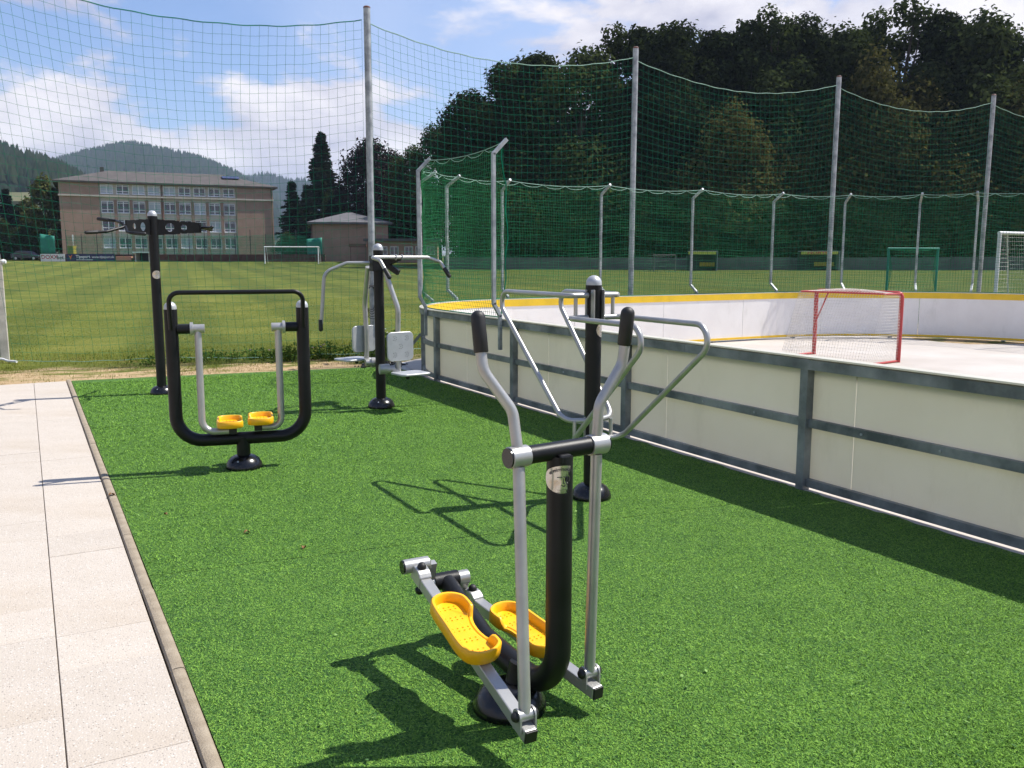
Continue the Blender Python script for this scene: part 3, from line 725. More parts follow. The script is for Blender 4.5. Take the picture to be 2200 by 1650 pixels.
# ================================================================== TALL NET FENCE
fence = thing('tall_net_fence', (5.05, 14.1, 0), 'tall green ball stop net on round galvanised poles behind the rink', 'net fence')
FP = [(-0.8, 13.9), (5.05, 14.05), (10.72, 14.6), (16.52, 14.75), (21.97, 14.6), (27.6, 14.4)]
TH = [5.70, 5.60, 5.71, 5.74, 5.78, 5.85]
for (x, y), h in zip(FP, TH):
    b = Vector((x, y, gz(x, y) - 0.1)); lean = Vector((0.002 * x, 0, 0))
    MB().tube([b, Vector((x, y, h)) + lean], 0.055, 18).build('pole', 'galvanised', fence)
    MB().lathe(Vector((x, y, h - 0.01)) + lean, [(0.057, 0), (0.057, 0.02), (0.04, 0.035), (0.0, 0.04)], 16).build('pole_cap', 'pipe_brown', fence)
def panel_net(i, bl, br, tl, tr, sag, nu, nv, belly, seed, pull=0.0):
    bl, br, tl, tr = [np.array(q, float) for q in (bl, br, tl, tr)]
    rs = np.random.RandomState(seed); ph = rs.rand(6) * 6
    def P(u, v):
        u2 = u[:, None]; v2 = v[:, None]
        p = (1 - v2) * ((1 - u2) * bl + u2 * br) + v2 * ((1 - u2) * tl + u2 * tr)
        p[:, 2] -= sag * 4 * u * (1 - u) * v ** 0.85
        bel = belly * np.sin(np.pi * u) * np.sin(np.pi * np.clip(v, 0, 1)) + 0.03 * np.sin(u * 9 + ph[0]) * np.sin(v * 7 + ph[1]) * np.sin(np.pi * u)
        p[:, 1] += bel
        p[:, 0] += 0.02 * np.sin(v * 11 + ph[2] + u * 3) * np.sin(np.pi * u)
        p[:, 2] += 0.02 * np.sin(u * 14 + ph[3]) * np.sin(v * 5 + ph[4]) * (1 - v) + 0.006 * np.sin(u * 60 + v * 40)
        return p
    V, F = net_arrays(P, np.linspace(0, 1, nu + 1), np.linspace(0, 1, nv + 1), 44, 30, 0.0022)
    o = np_mesh('net_panel', V, F, 'net_green', fence); o['kind'] = 'stuff'
    top = P(np.linspace(0, 1, 50), np.ones(50))
    top[:, 2] += 0.01
    MB().tube([Vector(q) for q in top], 0.0065, 5).build('top_rope', 'rope_light' if i else 'net_green', fence)
    bot = P(np.linspace(0, 1, 50), np.zeros(50)); MB().tube([Vector(q) for q in bot], 0.005, 5).build('bottom_rope', 'rope_light', fence)
panel_net(0, (-0.22, 16.0, 0.03), (4.97, 14.15, 0.06), (-0.75, 13.9, 5.50), (4.97, 14.05, 5.40), 0.40, 42, 38, 0.25, 1)
for i in range(1, 5):
    (xa, ya), (xb, yb) = FP[i], FP[i + 1]
    panel_net(i, (xa + .06, ya - .03, 0.1), (xb - .06, yb - .03, 0.1), (xa + .06, ya - .03, TH[i] - 0.26), (xb - .06, yb - .03, TH[i + 1] - 0.2), 0.36, 43, 40, -0.12, 5 + i)
# cable coil hung on the corner pole
cc = MB(); px_, py_ = FP[1]
for k in range(5):
    r = 0.16 + 0.015 * k; c = Vector((px_ - 0.07 + 0.01 * k, py_ - 0.09 - 0.008 * k, 1.02 - 0.02 * k))
    cc.tube([c + Vector((0.6 * r * math.cos(a) + 0.02 * math.sin(3 * a + k), 0.03 * math.sin(2 * a), 1.25 * r * math.sin(a))) for a in np.linspace(0, 2 * math.pi, 22)[:-1]], 0.0055, 6, closed=True)
tag(cc.build('cable_coil', 'rubber', None), 'coil of thin black cable hung on the corner pole of the net fence', 'cable')

# ================================================================== GYM MACHINES
DOME = [(0.138, 0.004), (0.140, 0.014), (0.137, 0.03), (0.128, 0.052), (0.113, 0.074), (0.092, 0.092), (0.070, 0.102), (0.056, 0.106)]
def foot(t, x, y, k=1.0):
    o = MB().lathe((x, y, 0.004), [(r * k, z * k) for r, z in DOME], 32).build('foot_cover', 'black_gloss', t)
    for a in (215, 335, 95):
        d = Vector((math.sin(R_(a)), math.cos(R_(a)), 0.75)).normalized(); c = Vector((x + 0.112 * k * math.sin(R_(a)), y + 0.112 * k * math.cos(R_(a)), 0.076 * k))
        MB().lathe(c, [(0.008, 0), (0.008, 0.003), (0.004, 0.005), (0, 0.005)], 8, d).build('screw', 'galvanised', o)
    return o
def cap(t, x, y, z, r): return MB().lathe((x, y, z), [(r, 0)] + [(r * math.cos(a), 0.012 + r * math.sin(a)) for a in np.linspace(0, math.pi / 2 * 0.99, 8)], 24).build('dome_cap', 'silver_flat', t)
def plate_sticker(t, post, r, zc, hw, hh, az, words=True):
    """oval steel label wrapped round a post; az is the direction it faces"""
    cx, cy = post
    def wp(x, y, d): a = az + x / r; return Vector((cx + (r + d) * math.sin(a), cy + (r + d) * math.cos(a), zc + y))
    mb = MB(); V = [wp(0, 0, 0.0016)]; n = 48
    for ring in (0.35, 0.7, 1.0):
        for k in range(n): a = 2 * math.pi * k / n; V.append(wp(-hw * ring * math.cos(a), hh * ring * math.sin(a), 0.0016))
    F = [(0, 1 + (k + 1) % n, 1 + k) for k in range(n)]
    for j in range(2):
        for k in range(n): k2 = (k + 1) % n; F.append((1 + j * n + k, 1 + j * n + k2, 1 + (j + 1) * n + k2, 1 + (j + 1) * n + k))
    mb.v = [tuple(q) for q in V]; mb.f = F
    st = mb.build('label_plate', 'steel_plate', t, label='oval brushed steel maker label with black print')
    if words:
        s_ = 'www.vorimiev.ze'; R0 = hw * 0.82
        def arc(x, y):
            a = -x / (hw * 0.86); rr = y * 1.0
            return wp(-math.sin(-a) * -(hw * 0.80 + rr) * -1, math.cos(a) * (hh * 0.74 + rr) - 0.0, 0.0024)
        text_mesh(s_, 0.0185, 'lettering', 'print_dark', st, (0, 0, 0), (1, 0, 0), (0, 0, 1), wrap=lambda x, y: arc(-x, y), bold=0.0004)
        def flat(mb_, x0, y0, x1, y1, wd):
            d = Vector((x1 - x0, y1 - y0)).normalized(); nx, ny = -d.y * wd / 2, d.x * wd / 2
            o = len(mb_.v); mb_.v += [tuple(wp(-(x), y, 0.0024)) for x, y in ((x0 + nx, y0 + ny), (x1 + nx, y1 + ny), (x1 - nx, y1 - ny), (x0 - nx, y0 - ny))]; mb_.f.append((o, o + 1, o + 2, o + 3))
        pg = MB()
        for l in [(-.022, .008, -.004, .008), (.0, .011, .006, .006), (.006, .006, .012, .010), (.013, .017, .013, .002), (.013, .002, .009, -.008), (.009, -.008, .013, -.018), (.0, .004, .0, -.014), (.0, -.014, .02, -.016), (-.008, -.018, .002, -.025), (.002, -.025, .006, -.019), (.022, .0, .028, .003)]:
            flat(pg, *l, 0.0026)
        for row in range(3):
            x = -0.02
            while x < 0.026 - 0.005 * row:
                l = rnd.uniform(.002, .005); flat(pg, x, -0.036 - .0072 * row, x + l, -0.036 - .0072 * row, 0.0017); x += l + 0.0016
        pg.build('pictogram', 'print_dark', st, smooth=False)
    return st
def pedal(t, org, X, Y, length=0.37, width=0.135, flip=1, name='foot_plate'):
    """moulded foot pan; X runs heel to toe, Y to the inner (waisted) side, Z up"""
    org, X, Y = Vector(org), Vector(X).normalized(), Vector(Y).normalized(); Z = X.cross(Y).normalized()
    if Z.z < 0: Z = -Z
    h, wd = length / 2, width / 2
    out = []
    for k in range(17):      # outer side + round ends, counter clockwise starting at inner heel
        pass
    ctl = [(-0.50, 0.95), (-0.80, 0.85), (-0.97, 0.35), (-0.99, -0.3), (-0.85, -0.85), (-0.55, -1.0), (0.0, -1.0), (0.55, -1.0), (0.86, -0.8), (0.99, -0.25), (0.96, 0.45), (0.80, 0.95), (0.62, 1.00), (0.42, 0.86), (0.14, 0.69), (-0.15, 0.70), (-0.36, 0.86)]
    n = len(ctl); pts = []
    for i in range(n):          # Catmull-Rom closed outline
        p0, p1, p2, p3 = [Vector((ctl[(i + j) % n][0] * h, ctl[(i + j) % n][1] * wd)) for j in (-1, 0, 1, 2)]
        for f in (0, 1 / 3, 2 / 3):
            pts.append(0.5 * ((2 * p1) + (p2 - p0) * f + (2 * p0 - 5 * p1 + 4 * p2 - p3) * f * f + (3 * p1 - p0 - 3 * p2 + p3) * f ** 3))
    def W(q, z): return org + X * q.x + Y * q.y + Z * z
    m = len(pts); ccw = sum(pts[i].x * pts[(i + 1) % m].y - pts[(i + 1) % m].x * pts[i].y for i in range(m)) > 0
    nrm = []
    for i in range(m):
        d = (pts[(i + 1) % m] - pts[i - 1]).normalized(); nn = Vector((-d.y, d.x)); nrm.append(nn if ccw else -nn)
    # rim height drops to the floor along the waist
    hs = []
    for i, q in enumerate(pts):
        f = 1.0
        if q.y > 0.2 * wd and -0.42 * h < q.x < 0.50 * h:
            f = max(0.0, max((abs(q.x - 0.05 * h) - 0.36 * h) / (0.1 * h), 0.0)); f = min(1.0, f)
        hs.append(f)
    zf, zr, th = 0.018, 0.054, 0.017
    prof = lambda f: [(0.006, 0.0), (0.0, 0.006), (0.0, zf + (zr - zf) * f - 0.005), (0.004, zf + (zr - zf) * f), (th - 0.004, zf + (zr - zf) * f), (th, zf + (zr - zf) * f - 0.005), (th + 0.004, zf + 0.0005)]
    mb = MB(); K = 7; V = []
    for i in range(m):
        for a, z in prof(hs[i]): V.append(W(pts[i] + nrm[i] * a, z))
    F = []
    for i in range(m):
        j = (i + 1) % m
        for k in range(K - 1): F.append((i * K + k, j * K + k, j * K + k + 1, i * K + k + 1))
    F.append(tuple(i * K + K - 1 for i in range(m))); F.append(tuple(i * K for i in range(m))[::-1])
    mb.v = [tuple(q) for q in V]; mb.f = F
    o = mb.build(name, 'yellow_plastic', t, ang=50, label='yellow moulded plastic foot plate')
    st = MB()
    for gx_ in np.linspace(-0.68, 0.68, 5):
        for a in (-1, 1):
            for b in range(4):
                q = Vector((gx_ * h + a * 0.008, (-0.55 + b * 0.27) * wd)); st.box(W(q, zf + 0.0025), (0.004, 0.004, 0.003), X, Y, Z)
    st.build('tread_studs', 'yellow_plastic', o, smooth=False)
    return o

# ---- elliptical trainer, nearest machine
el = thing('elliptical_trainer', (1.52, 2.70, 0), 'black and silver elliptical trainer with yellow foot plates, nearest machine on the turf', 'gym machine', 'outdoor gym machines')
CXL = 1.552
foot(el, 1.468, 2.70, 0.98)
MB().cyl((1.485, 2.70, 0.06), (1.515, 2.70, 0.17), 0.042).build('foot_stem', 'black_paint', el)
main = fillet([(1.492, 3.30, 0.285), (1.498, 2.93, 0.165), (1.556, 2.505, 0.098), (1.563, 2.515, 0.985)], [0.4, 0.17], 12)
MB().tube(main, [0.038 + 0.0075 * min(1.0, k / 8) for k in range(len(main))], 24).build('frame_tube', 'black_paint', el)
xb0, xb1 = Vector((1.350, 2.503, 1.0)), Vector((1.770, 2.540, 1.004)); ub = (xb1 - xb0).normalized()
MB().cyl(xb0 + ub * 0.080, xb1 - ub * 0.080, 0.0315, 28).build('cross_bar', 'black_paint', el)
MB().box((1.563, 2.490, 0.978), (0.052, 0.036, 0.034), ub, (0, 1, 0)).build('saddle', 'black_paint', el, smooth=False, bevel=0.008)
for sgn, c, nm in ((-1, xb0 + ub * 0.045, 'l'), (1, xb1 - ub * 0.042, 'r')):
    cl = MB().cyl(c - ub * 0.036, c + ub * 0.036, 0.0365, 28).build('bearing_collar', 'silver_paint', el, bevel=0.002)
    MB().cyl(c + ub * sgn * 0.0362, c + ub * sgn * 0.042, 0.0335, 28).build('end_cap', 'black_gloss', cl)
plate_sticker(el, (1.560, 2.5153), 0.0455, 0.912, 0.072, 0.048, R_(192))
# swinging arms
JL, JR = Vector((1.335, 2.352, 0.178)), Vector((1.722, 2.553, 0.148))
cL, cR = xb0 + ub * 0.045, xb1 - ub * 0.042
aL = MB().tube([cL + Vector((0, -0.006, -0.035)), JL + Vector((0, 0, 0.0))], 0.0205, 18).build('swing_arm', 'silver_paint', el)
aR = MB().tube([cR + Vector((0, 0, -0.035)), JR], 0.0205, 18).build('swing_arm', 'silver_paint', el)
hl = [cL + Vector((0, 0.004, 0.03)), Vector((1.390, 2.535, 1.150)), Vector((1.302, 2.575, 1.285)), Vector((1.298, 2.60, 1.40))]
hr = [cR + Vector((0, 0.0, 0.03)), Vector((1.733, 2.532, 1.145)), Vector((1.822, 2.522, 1.285)), Vector((1.834, 2.515, 1.40))]
for pts, a, g0, g1 in ((hl, aL, Vector((1.299, 2.583, 1.345)), Vector((1.299, 2.61, 1.482))), (hr, aR, Vector((1.828, 2.52, 1.350)), Vector((1.836, 2.510, 1.485)))):
    hd = MB().tube(fillet(pts, 0.085, 8), 0.0190, 18).build('handle', 'silver_paint', a)
    MB().capsule(g0, g1, 0.0245, 20).build('grip', 'rubber', a)
# crank axle and hubs at the rear
AX = Vector((1.490, 3.315, 0.29))
MB().cyl(AX - Vector((0.056, 0, 0)), AX + Vector((0.056, 0, 0)), 0.037, 28).build('axle_housing', 'black_paint', el)
for sx, zc, yc, xo, nm in ((-1, 0.392, 3.285, 1.335, 'crank'), (1, 0.185, 3.365, 1.697, 'crank')):
    hub = MB().cyl((AX.x + sx * 0.057, AX.y, AX.z), (AX.x + sx * 0.105, AX.y, AX.z), 0.031, 24)
    d = Vector((0, yc - AX.y, zc - AX.z)); xx = AX.x + sx * 0.084
    hub.beam((xx, AX.y, AX.z), (xx, yc, zc), 0.03, 0.055, up=(1, 0, 0)); ck = hub.build('crank', 'silver_paint', el)
    x0_, x1_ = (1.288, 1.398) if sx < 0 else (1.575, 1.655)
    MB().cyl((x0_, yc, zc), (x1_, yc, zc), 0.030, 24).build('pin_housing', 'silver_paint', ck)
    MB().beam((min(xx, x1_ - 0.02), yc, zc), (max(xx, x0_ + 0.02), yc, zc), 0.04, 0.04).build('crank_link', 'silver_paint', ck, smooth=False, bevel=0.004)
    xe = x0_ - 0.0005 if sx < 0 else x1_ + 0.0005
    MB().cyl((xe, yc, zc), (xe + sx * 0.006, yc, zc), 0.0275, 24).build('pin_cap', 'black_gloss', ck)
# beams with foot plates
for (ra, fa, J, side) in ((Vector((1.345, 3.225, 0.352)), Vector((1.335, 2.315, 0.122)), JL, 1), (Vector((1.612, 3.29, 0.186)), Vector((1.722, 2.50, 0.092)), JR, -1)):
    d = (fa - ra).normalized(); L = (fa - ra).length; Yv = Vector((1, 0, 0)); Yv = (Yv - d * Yv.dot(d)).normalized(); Zv = d.cross(Yv); Zv = Zv if Zv.z > 0 else -Zv
    bm_ = MB().box((ra + fa) / 2, (L, 0.046, 0.046), d, Yv, Zv).build('pedal_beam', 'silver_paint', el, smooth=False, bevel=0.004)
    MB().box(fa + d * 0.004, (0.008, 0.045, 0.045), d, Yv, Zv).build('beam_end', 'rubber', bm_, smooth=False, bevel=0.003)
    # clevis at the front, cross pin with rubber bolt caps
    for sx in (-1, 1):
        cv = MB()
        c = J + Vector((sx * 0.028, 0, 0)); poly = [(0.026 * math.cos(a), 0.026 * math.sin(a)) for a in np.linspace(0, math.pi, 10)] + [(-0.026, -0.05), (0.026, -0.05)]
        cv.prism(poly, c - Vector((0.003, 0, 0)), (0, 1, 0), (0, 0, 1), 0.006)
        cv.build('clevis', 'silver_paint', bm_, smooth=True, ang=30)
    MB().cyl(J - Vector((0.024, 0, 0)), J + Vector((0.024, 0, 0)), 0.021, 18).build('pin', 'silver_paint', bm_)
    for sx in (-1, 1): MB().lathe(J + Vector((sx * 0.031, 0, 0)), [(0.018, 0), (0.0175, 0.006), (0.013, 0.014), (0.006, 0.018), (0.0, 0.019)], 16, (sx, 0, 0)).build('bolt_cap', 'rubber', bm_)
    # clevis at the rear with one ball cap on top
    q = ra + Zv * 0.028 - d * 0.012
    poly = [(-0.045, -0.05), (0.05, -0.05), (0.05, 0.0), (0.036, 0.012), (0.02, 0.018), (-0.02, 0.018), (-0.036, 0.008), (-0.045, -0.01)]
    MB().prism(poly, q - Yv * 0.0265, d, Zv, 0.053 if (d.cross(Zv)).dot(Yv) > 0 else -0.053).build('clevis', 'silver_paint', bm_, smooth=False, bevel=0.004)
    MB().lathe(q + Zv * 0.017, [(0.019, 0), (0.0185, 0.008), (0.015, 0.017), (0.008, 0.023), (0.0, 0.024)], 18, Zv).build('bolt_cap', 'rubber', bm_)
    MB().lathe(q - Zv * 0.085, [(0.019, 0), (0.0185, 0.008), (0.015, 0.017), (0.008, 0.023), (0.0, 0.024)], 18, -Zv).build('bolt_cap', 'rubber', bm_)
    tpos = 0.435 if side > 0 else 0.47
    pc = ra + d * (L * tpos) + Zv * 0.024 + Vector((side * 0.008 - (0.008 if side > 0 else 0.0), 0, 0))
    pedal(el, pc, d, Yv * side, 0.39, 0.158)

# ---- air walker
aw = thing('air_walker', (1.44, 7.06, 0), 'black U-shaped air walker with two hanging silver legs and yellow foot plates', 'gym machine', 'outdoor gym machines')
AL, AR = Vector((0.955, 7.15, 0)), Vector((1.912, 6.955, 0)); ua = (AR - AL).normalized(); va = Vector((-ua.y, ua.x, 0)); ac = (AL + AR) / 2
foot(aw, ac.x, ac.y, 1.02)
def up(v, z): return Vector((v.x, v.y, z))
MB().cyl(up(ac, 0.08), up(ac, 0.26), 0.052, 24).build('foot_stem', 'black_paint', aw)
MB().tube(fillet([up(AL, 1.27), up(AL, 0.245), up(AR, 0.245), up(AR, 1.27)], 0.20, 12), 0.049, 24).build('frame_tube', 'black_paint', aw)
for q in (AL, AR): cap(aw, q.x, q.y, 1.27, 0.047)
fo = -va * 0.06
MB().tube(fillet([up(AL, 1.12) - va * 0.045, up(AL + fo * 2.2, 1.40), up(AR + fo * 2.2, 1.40), up(AR, 1.12) - va * 0.045], 0.075, 8), 0.0175, 16).build('handrail', 'black_paint', aw)
for q, sg, bot in ((AL, 1, 0.318), (AR, -1, 0.325)):
    h0 = up(q + ua * sg * 0.04, 1.118); h1 = h0 + ua * sg * 0.095
    MB().cyl(h0, h1, 0.038, 24).build('bearing_arm', 'black_paint', aw)
    lg = MB().tube([h1 + ua * sg * 0.0, h1 + ua * sg * 0.022], 0.050, 24); lg.cyl(h1 + ua * sg * 0.022, h1 + ua * sg * 0.105, 0.034, 24)
    lg = lg.build('bearing_hub', 'silver_paint', aw)
    top = h1 + ua * sg * 0.055; sw = -va * (0.05 if sg > 0 else 0.0)
    e1 = up(top + sw, bot); e2 = up(top + ua * sg * (0.195 if sg > 0 else 0.15) + sw, bot)
    la = MB().tube(fillet([top, e1, e2], 0.14, 10), 0.0265, 20).build('swing_leg', 'silver_paint', aw)
    MB().box(e2 + ua * sg * 0.03 + Vector((0, 0, 0.0)), (0.06, 0.05, 0.05), ua, va).build('clamp', 'rubber', la, smooth=False, bevel=0.003)
    pedal(la, up(e2 + ua * sg * 0.01, bot + 0.038) + va * 0.03, -va, ua * sg * 1, 0.34, 0.195)

# ---- pull-up station
pu = thing('pull_up_station', (1.39, 11.5, 0), 'tall slim black pull-up post with perforated arms at the top left', 'gym machine', 'outdoor gym machines')
foot(pu, 1.39, 11.5)
MB().cyl((1.39, 11.5, 0.05), (1.39, 11.5, 2.155), 0.0565, 28).build('post', 'black_paint', pu)
cap(pu, 1.39, 11.5, 2.155, 0.055)
def holed_plate(c0, c1, h0, h1, holes, th=0.008):
    """tapered plate from c0 to c1 with round holes (x, r): built as quads round each hole"""
    X = (c1 - c0).normalized(); L = (c1 - c0).length; mb = MB(); Zv = Vector((0, 0, 1)); Yv = Zv.cross(X)
    hh = lambda x: (h0 + (h1 - h0) * x / L) / 2
    xs_ = [0.0]
    for hx, r in holes: xs_ += [hx - r - 0.012, hx + r + 0.012]
    xs_.append(L)
    def quadcol(a, b): mb.prism([(a, -hh(a)), (b, -hh(b)), (b, hh(b)), (a, hh(a))], c0 - Yv * -th / 2, X, Zv, th)
    for i in range(0, len(xs_), 2): quadcol(xs_[i], xs_[i + 1])
    for i, (hx, r) in enumerate(holes):
        a, b = xs_[1 + 2 * i], xs_[2 + 2 * i]; n = 20; V = []; F = []
        for zz in (0, 1):
            for k in range(n):
                t = 2 * math.pi * k / n; V.append(c0 + X * (hx + r * math.cos(t)) + Zv * (r * math.sin(t)) + Yv * (th / 2 - th * zz))
            for k in range(n):
                t = 2 * math.pi * k / n; cx_, sx_ = math.cos(t), math.sin(t); w_ = (b - a) / 2; h_ = hh(hx)
                m_ = max(abs(cx_) / w_, abs(sx_) / h_); V.append(c0 + X * (hx + cx_ / m_) + Zv * (sx_ / m_) + Yv * (th / 2 - th * zz))
        for k in range(n):
            k2 = (k + 1) % n
            F += [(k, k2, n + k2, n + k), (2 * n + k2, 2 * n + k, 3 * n + k, 3 * n + k2), (k2, k, 2 * n + k, 2 * n + k2), (n + k, n + k2, 3 * n + k2, 3 * n + k)]
        mb.add(V, F)
    mb.cyl(c1 - Zv * h1 / 2 - X * 0.002, c1 + Zv * h1 / 2 - X * 0.002, h1 * 0.10, 10)
    return mb
P0 = Vector((1.39, 11.5, 2.025))
dr = Vector((1, -0.13, 0)).normalized(); dl = Vector((-0.66, -0.75, 0)).normalized(); db = Vector((-0.75, 0.66, 0)).normalized()
ar = holed_plate(P0 + dr * 0.05, P0 + dr * 0.54, 0.190, 0.120, [(0.14, 0.050), (0.30, 0.034)]).build('arm_plate', 'black_paint', pu, smooth=False)
al = holed_plate(P0 + dl * 0.05, P0 + dl * 0.50, 0.190, 0.120, [(0.14, 0.050), (0.30, 0.034)]).build('arm_plate', 'black_paint', pu, smooth=False)
def pull_bar(pts, g, rad=0.04):
    bar = MB().tube(fillet(pts, rad, 5), 0.0165, 14).build('pull_bar', 'black_paint', pu)
    if g:
        a, b = Vector(pts[-2]), Vector(pts[-1]); d = (b - a).normalized(); MB().capsule(b - d * g, b + d * 0.01, 0.0205, 14).build('grip', 'rubber', bar)
EL = P0 + dl * 0.53
ER = P0 + dr * 0.55
pull_bar([EL, EL + Vector((-0.03, 0.06, 0.035)), Vector((0.98, 11.36, 2.085)), Vector((0.79, 11.46, 2.110))], 0.13)
pull_bar([EL, EL + Vector((-0.02, -0.04, -0.02)), Vector((0.84, 10.95, 1.95)), Vector((0.62, 10.90, 1.935))], 0.13)
pull_bar([EL + Vector((0.01, 0, -0.01)), Vector((1.05, 10.95, 1.95)), Vector((1.08, 10.85, 1.935)), Vector((1.225, 10.80, 1.925))], 0.12)
pull_bar([ER, ER + Vector((0.05, 0.10, 0.0)), ER + Vector((0.12, 0.22, -0.01)), ER + Vector((0.19, 0.42, -0.01))], 0.13)
pull_bar([ER, ER + Vector((0.03, -0.10, 0.0)), ER + Vector((0.07, -0.22, -0.005)), ER + Vector((0.05, -0.42, -0.005))], 0.13)
plate_sticker(pu, (1.39, 11.5), 0.0565, 1.46, 0.055, 0.05, R_(170), False)

# ---- double seat press / pull-down machine
lt = thing('lat_pull_machine', (3.40, 9.25, 0), 'two-seat press machine with silver pull-down bars and perforated seats beside the rink corner', 'gym machine', 'outdoor gym machines')
foot(lt, 3.40, 9.25, 1.08)
MB().cyl((3.40, 9.25, 0.05), (3.40, 9.25, 1.75), 0.0545, 28).build('post', 'black_paint', lt)
cap(lt, 3.40, 9.25, 1.75, 0.053)
MB().cyl((3.40, 9.25, 1.742), (3.40, 9.25, 1.752), 0.0565, 24).build('cap_ring', 'silver_flat', lt)
MB().box((3.40, 9.25, 1.60), (0.17, 0.12, 0.17)).build('head_bracket', 'black_paint', lt, smooth=False, bevel=0.006)
MB().beam((3.46, 9.2, 1.60), (3.58, 9.08, 1.66), 0.05, 0.07).build('pivot_link', 'black_paint', lt, smooth=False, bevel=0.005)
MB().beam((3.46, 9.21, 1.60), (3.56, 9.06, 1.50), 0.045, 0.06).build('pivot_link', 'black_paint', lt, smooth=False, bevel=0.005)
# pull-down bar on the near right side
pb0 = Vector((3.53, 9.06, 1.665)); ud = Vector((0.76, 0.12, 0)).normalized(); fd = Vector((0.12, -0.98, 0))
A_ = pb0 - ud * 0.30; B_ = pb0 + ud * 0.40
pbar = fillet([A_ + fd * 0.26 + Vector((0.07, 0, -0.20)), A_ + fd * 0.16 + Vector((0.02, 0, -0.03)), A_ + Vector((0, 0, 0)), B_, B_ + ud * 0.17 + fd * 0.0 + Vector((0, 0, -0.05)), B_ + ud * 0.235 + fd * 0.08 + Vector((0, 0, -0.20))], [0.05, 0.04, 0.06, 0.05], 6)
pbo = MB().tube(pbar, 0.0195, 16).build('pull_down_bar', 'silver_paint', lt)
for a, b in ((pbar[1], pbar[0]), (pbar[-2], pbar[-1])):
    d = (b - a).normalized(); MB().capsule(b - d * 0.10, b + d * 0.03, 0.0235, 14).build('grip', 'rubber', pbo)
for k in (-0.0, 0.075): MB().tube([pb0 + ud * k + Vector((0, 0.027 * math.cos(a), 0.027 * math.sin(a))) for a in np.linspace(0, 2 * math.pi, 15)[:-1]], 0.006, 8, closed=True).build('clamp_ring', 'silver_flat', pbo)
# press arms on the far left side
for o_, dd in ((Vector((-0.14, 0.10, 0)), Vector((-0.36, 0.03, 0))), (Vector((0.07, 0.24, 0)), Vector((0.07, 0.03, 0)))):
    b0 = Vector((3.40, 9.25, 1.605)) + o_ * 0.5
    pts = fillet([b0, b0 + o_ * 0.6 + dd * 0.45, b0 + o_ + dd * 0.95 + Vector((-0.0, 0, -0.10)), b0 + o_ + dd * 1.05 + Vector((-0.02, 0, -0.72))], [0.05, 0.13], 8)
    ob = MB().tube(pts, 0.0195, 16).build('press_arm', 'silver_paint', lt)
    MB().capsule(pts[-1] + Vector((0, 0, 0.11)), pts[-1] - Vector((0, 0, 0.02)), 0.0235, 14).build('grip', 'rubber', ob)
def round_rect(w_, h_, r, n=5):
    out = []
    for cx_, cy_, a0 in ((w_ / 2 - r, h_ / 2 - r, 0), (-w_ / 2 + r, h_ / 2 - r, 90), (-w_ / 2 + r, -h_ / 2 + r, 180), (w_ / 2 - r, -h_ / 2 + r, 270)):
        for k in range(n + 1): a = R_(a0 + 90 * k / n); out.append((cx_ + r * math.cos(a), cy_ + r * math.sin(a)))
    return out
def seat_unit(bx, by, face, z_seat, zb0, zb1, top, m_, hub):
    """hanging seat: face = direction the sitter looks, in the ground plane"""
    f = Vector(face).normalized(); rgt = Vector((f.y, -f.x, 0)); c = Vector((bx, by, 0))
    stem = MB().tube(fillet([Vector(top), c + Vector((0, 0, zb1 + 0.25)) - f * 0.02, c - f * 0.035 + Vector((0, 0, zb1 - 0.05)), c - f * 0.03 + Vector((0, 0, z_seat + 0.01))], 0.25, 8), 0.0285, 18).build('hanger', 'silver_paint', lt)
    bk = MB().prism(round_rect(0.325, zb1 - zb0, 0.055), c + Vector((0, 0, (zb0 + zb1) / 2)), rgt, Vector((0, 0, 1)), 0.022 if rgt.cross(Vector((0, 0, 1))).dot(f) > 0 else -0.022).build('backrest', 'silver_flat', lt, smooth=True, ang=30, bevel=0.006)
    fr = c + f * 0.0225
    dots = MB()
    for gx_, gy_ in ((-.075, .085), (.075, .085), (0, 0), (-.075, -.085), (.075, -.085)):
        for k in range(7):
            a = 2 * math.pi * k / 7; rr = 0.024 if k else 0.0
            q = fr + rgt * (gx_ + rr * math.cos(a)) + Vector((0, 0, (zb0 + zb1) / 2 + gy_ * (zb1 - zb0) / 0.30 + rr * math.sin(a))); dots.lathe(q, [(0.0042, -0.003), (0.0042, 0.0008)], 8, f)
    dots.build('vent_holes', 'print_dark', bk, smooth=False)
    st = MB().prism(round_rect(0.36, 0.30, 0.05), c + f * 0.13 + Vector((0.05 if f.y < 0 else -0.06, 0, 0)) + Vector((0, 0, z_seat)), rgt, f, 0.022 if rgt.cross(f).z > 0 else -0.022).build('seat', 'silver_flat', lt, smooth=True, ang=30, bevel=0.006)
    MB().lathe(c + f * 0.13 - rgt * 0.0 + Vector((0, 0, z_seat - 0.03)) + f * 0.03, [(0.0, -0.02), (0.017, -0.016), (0.023, 0), (0.017, 0.016), (0, 0.02)], 14).build('stop_buffer', 'rubber', st)
    h0, h1 = Vector(hub[0]), Vector(hub[1]); dd = (h1 - h0).normalized()
    hb = MB().cyl(h0, h1, 0.057, 24); hb.cyl(h1, h1 + dd * 0.06, 0.036, 20); hb.beam(h1 + dd * 0.03, c - f * 0.03 + Vector((0, 0, z_seat + 0.01)), 0.06, 0.045)
    hbo = hb.build('pivot_hub', 'silver_paint', lt)
    MB().cyl(h0 - dd * 0.003, h0 + dd * 0.004, 0.050, 24).build('hub_cap', 'silver_flat', hbo)
    return stem
seat_unit(3.545, 9.03, (0.16, -0.985, 0), 0.405, 0.545, 0.862, (3.45, 9.17, 1.50), 'silver_flat', ((3.335, 9.10, 0.455), (3.44, 9.085, 0.455)))
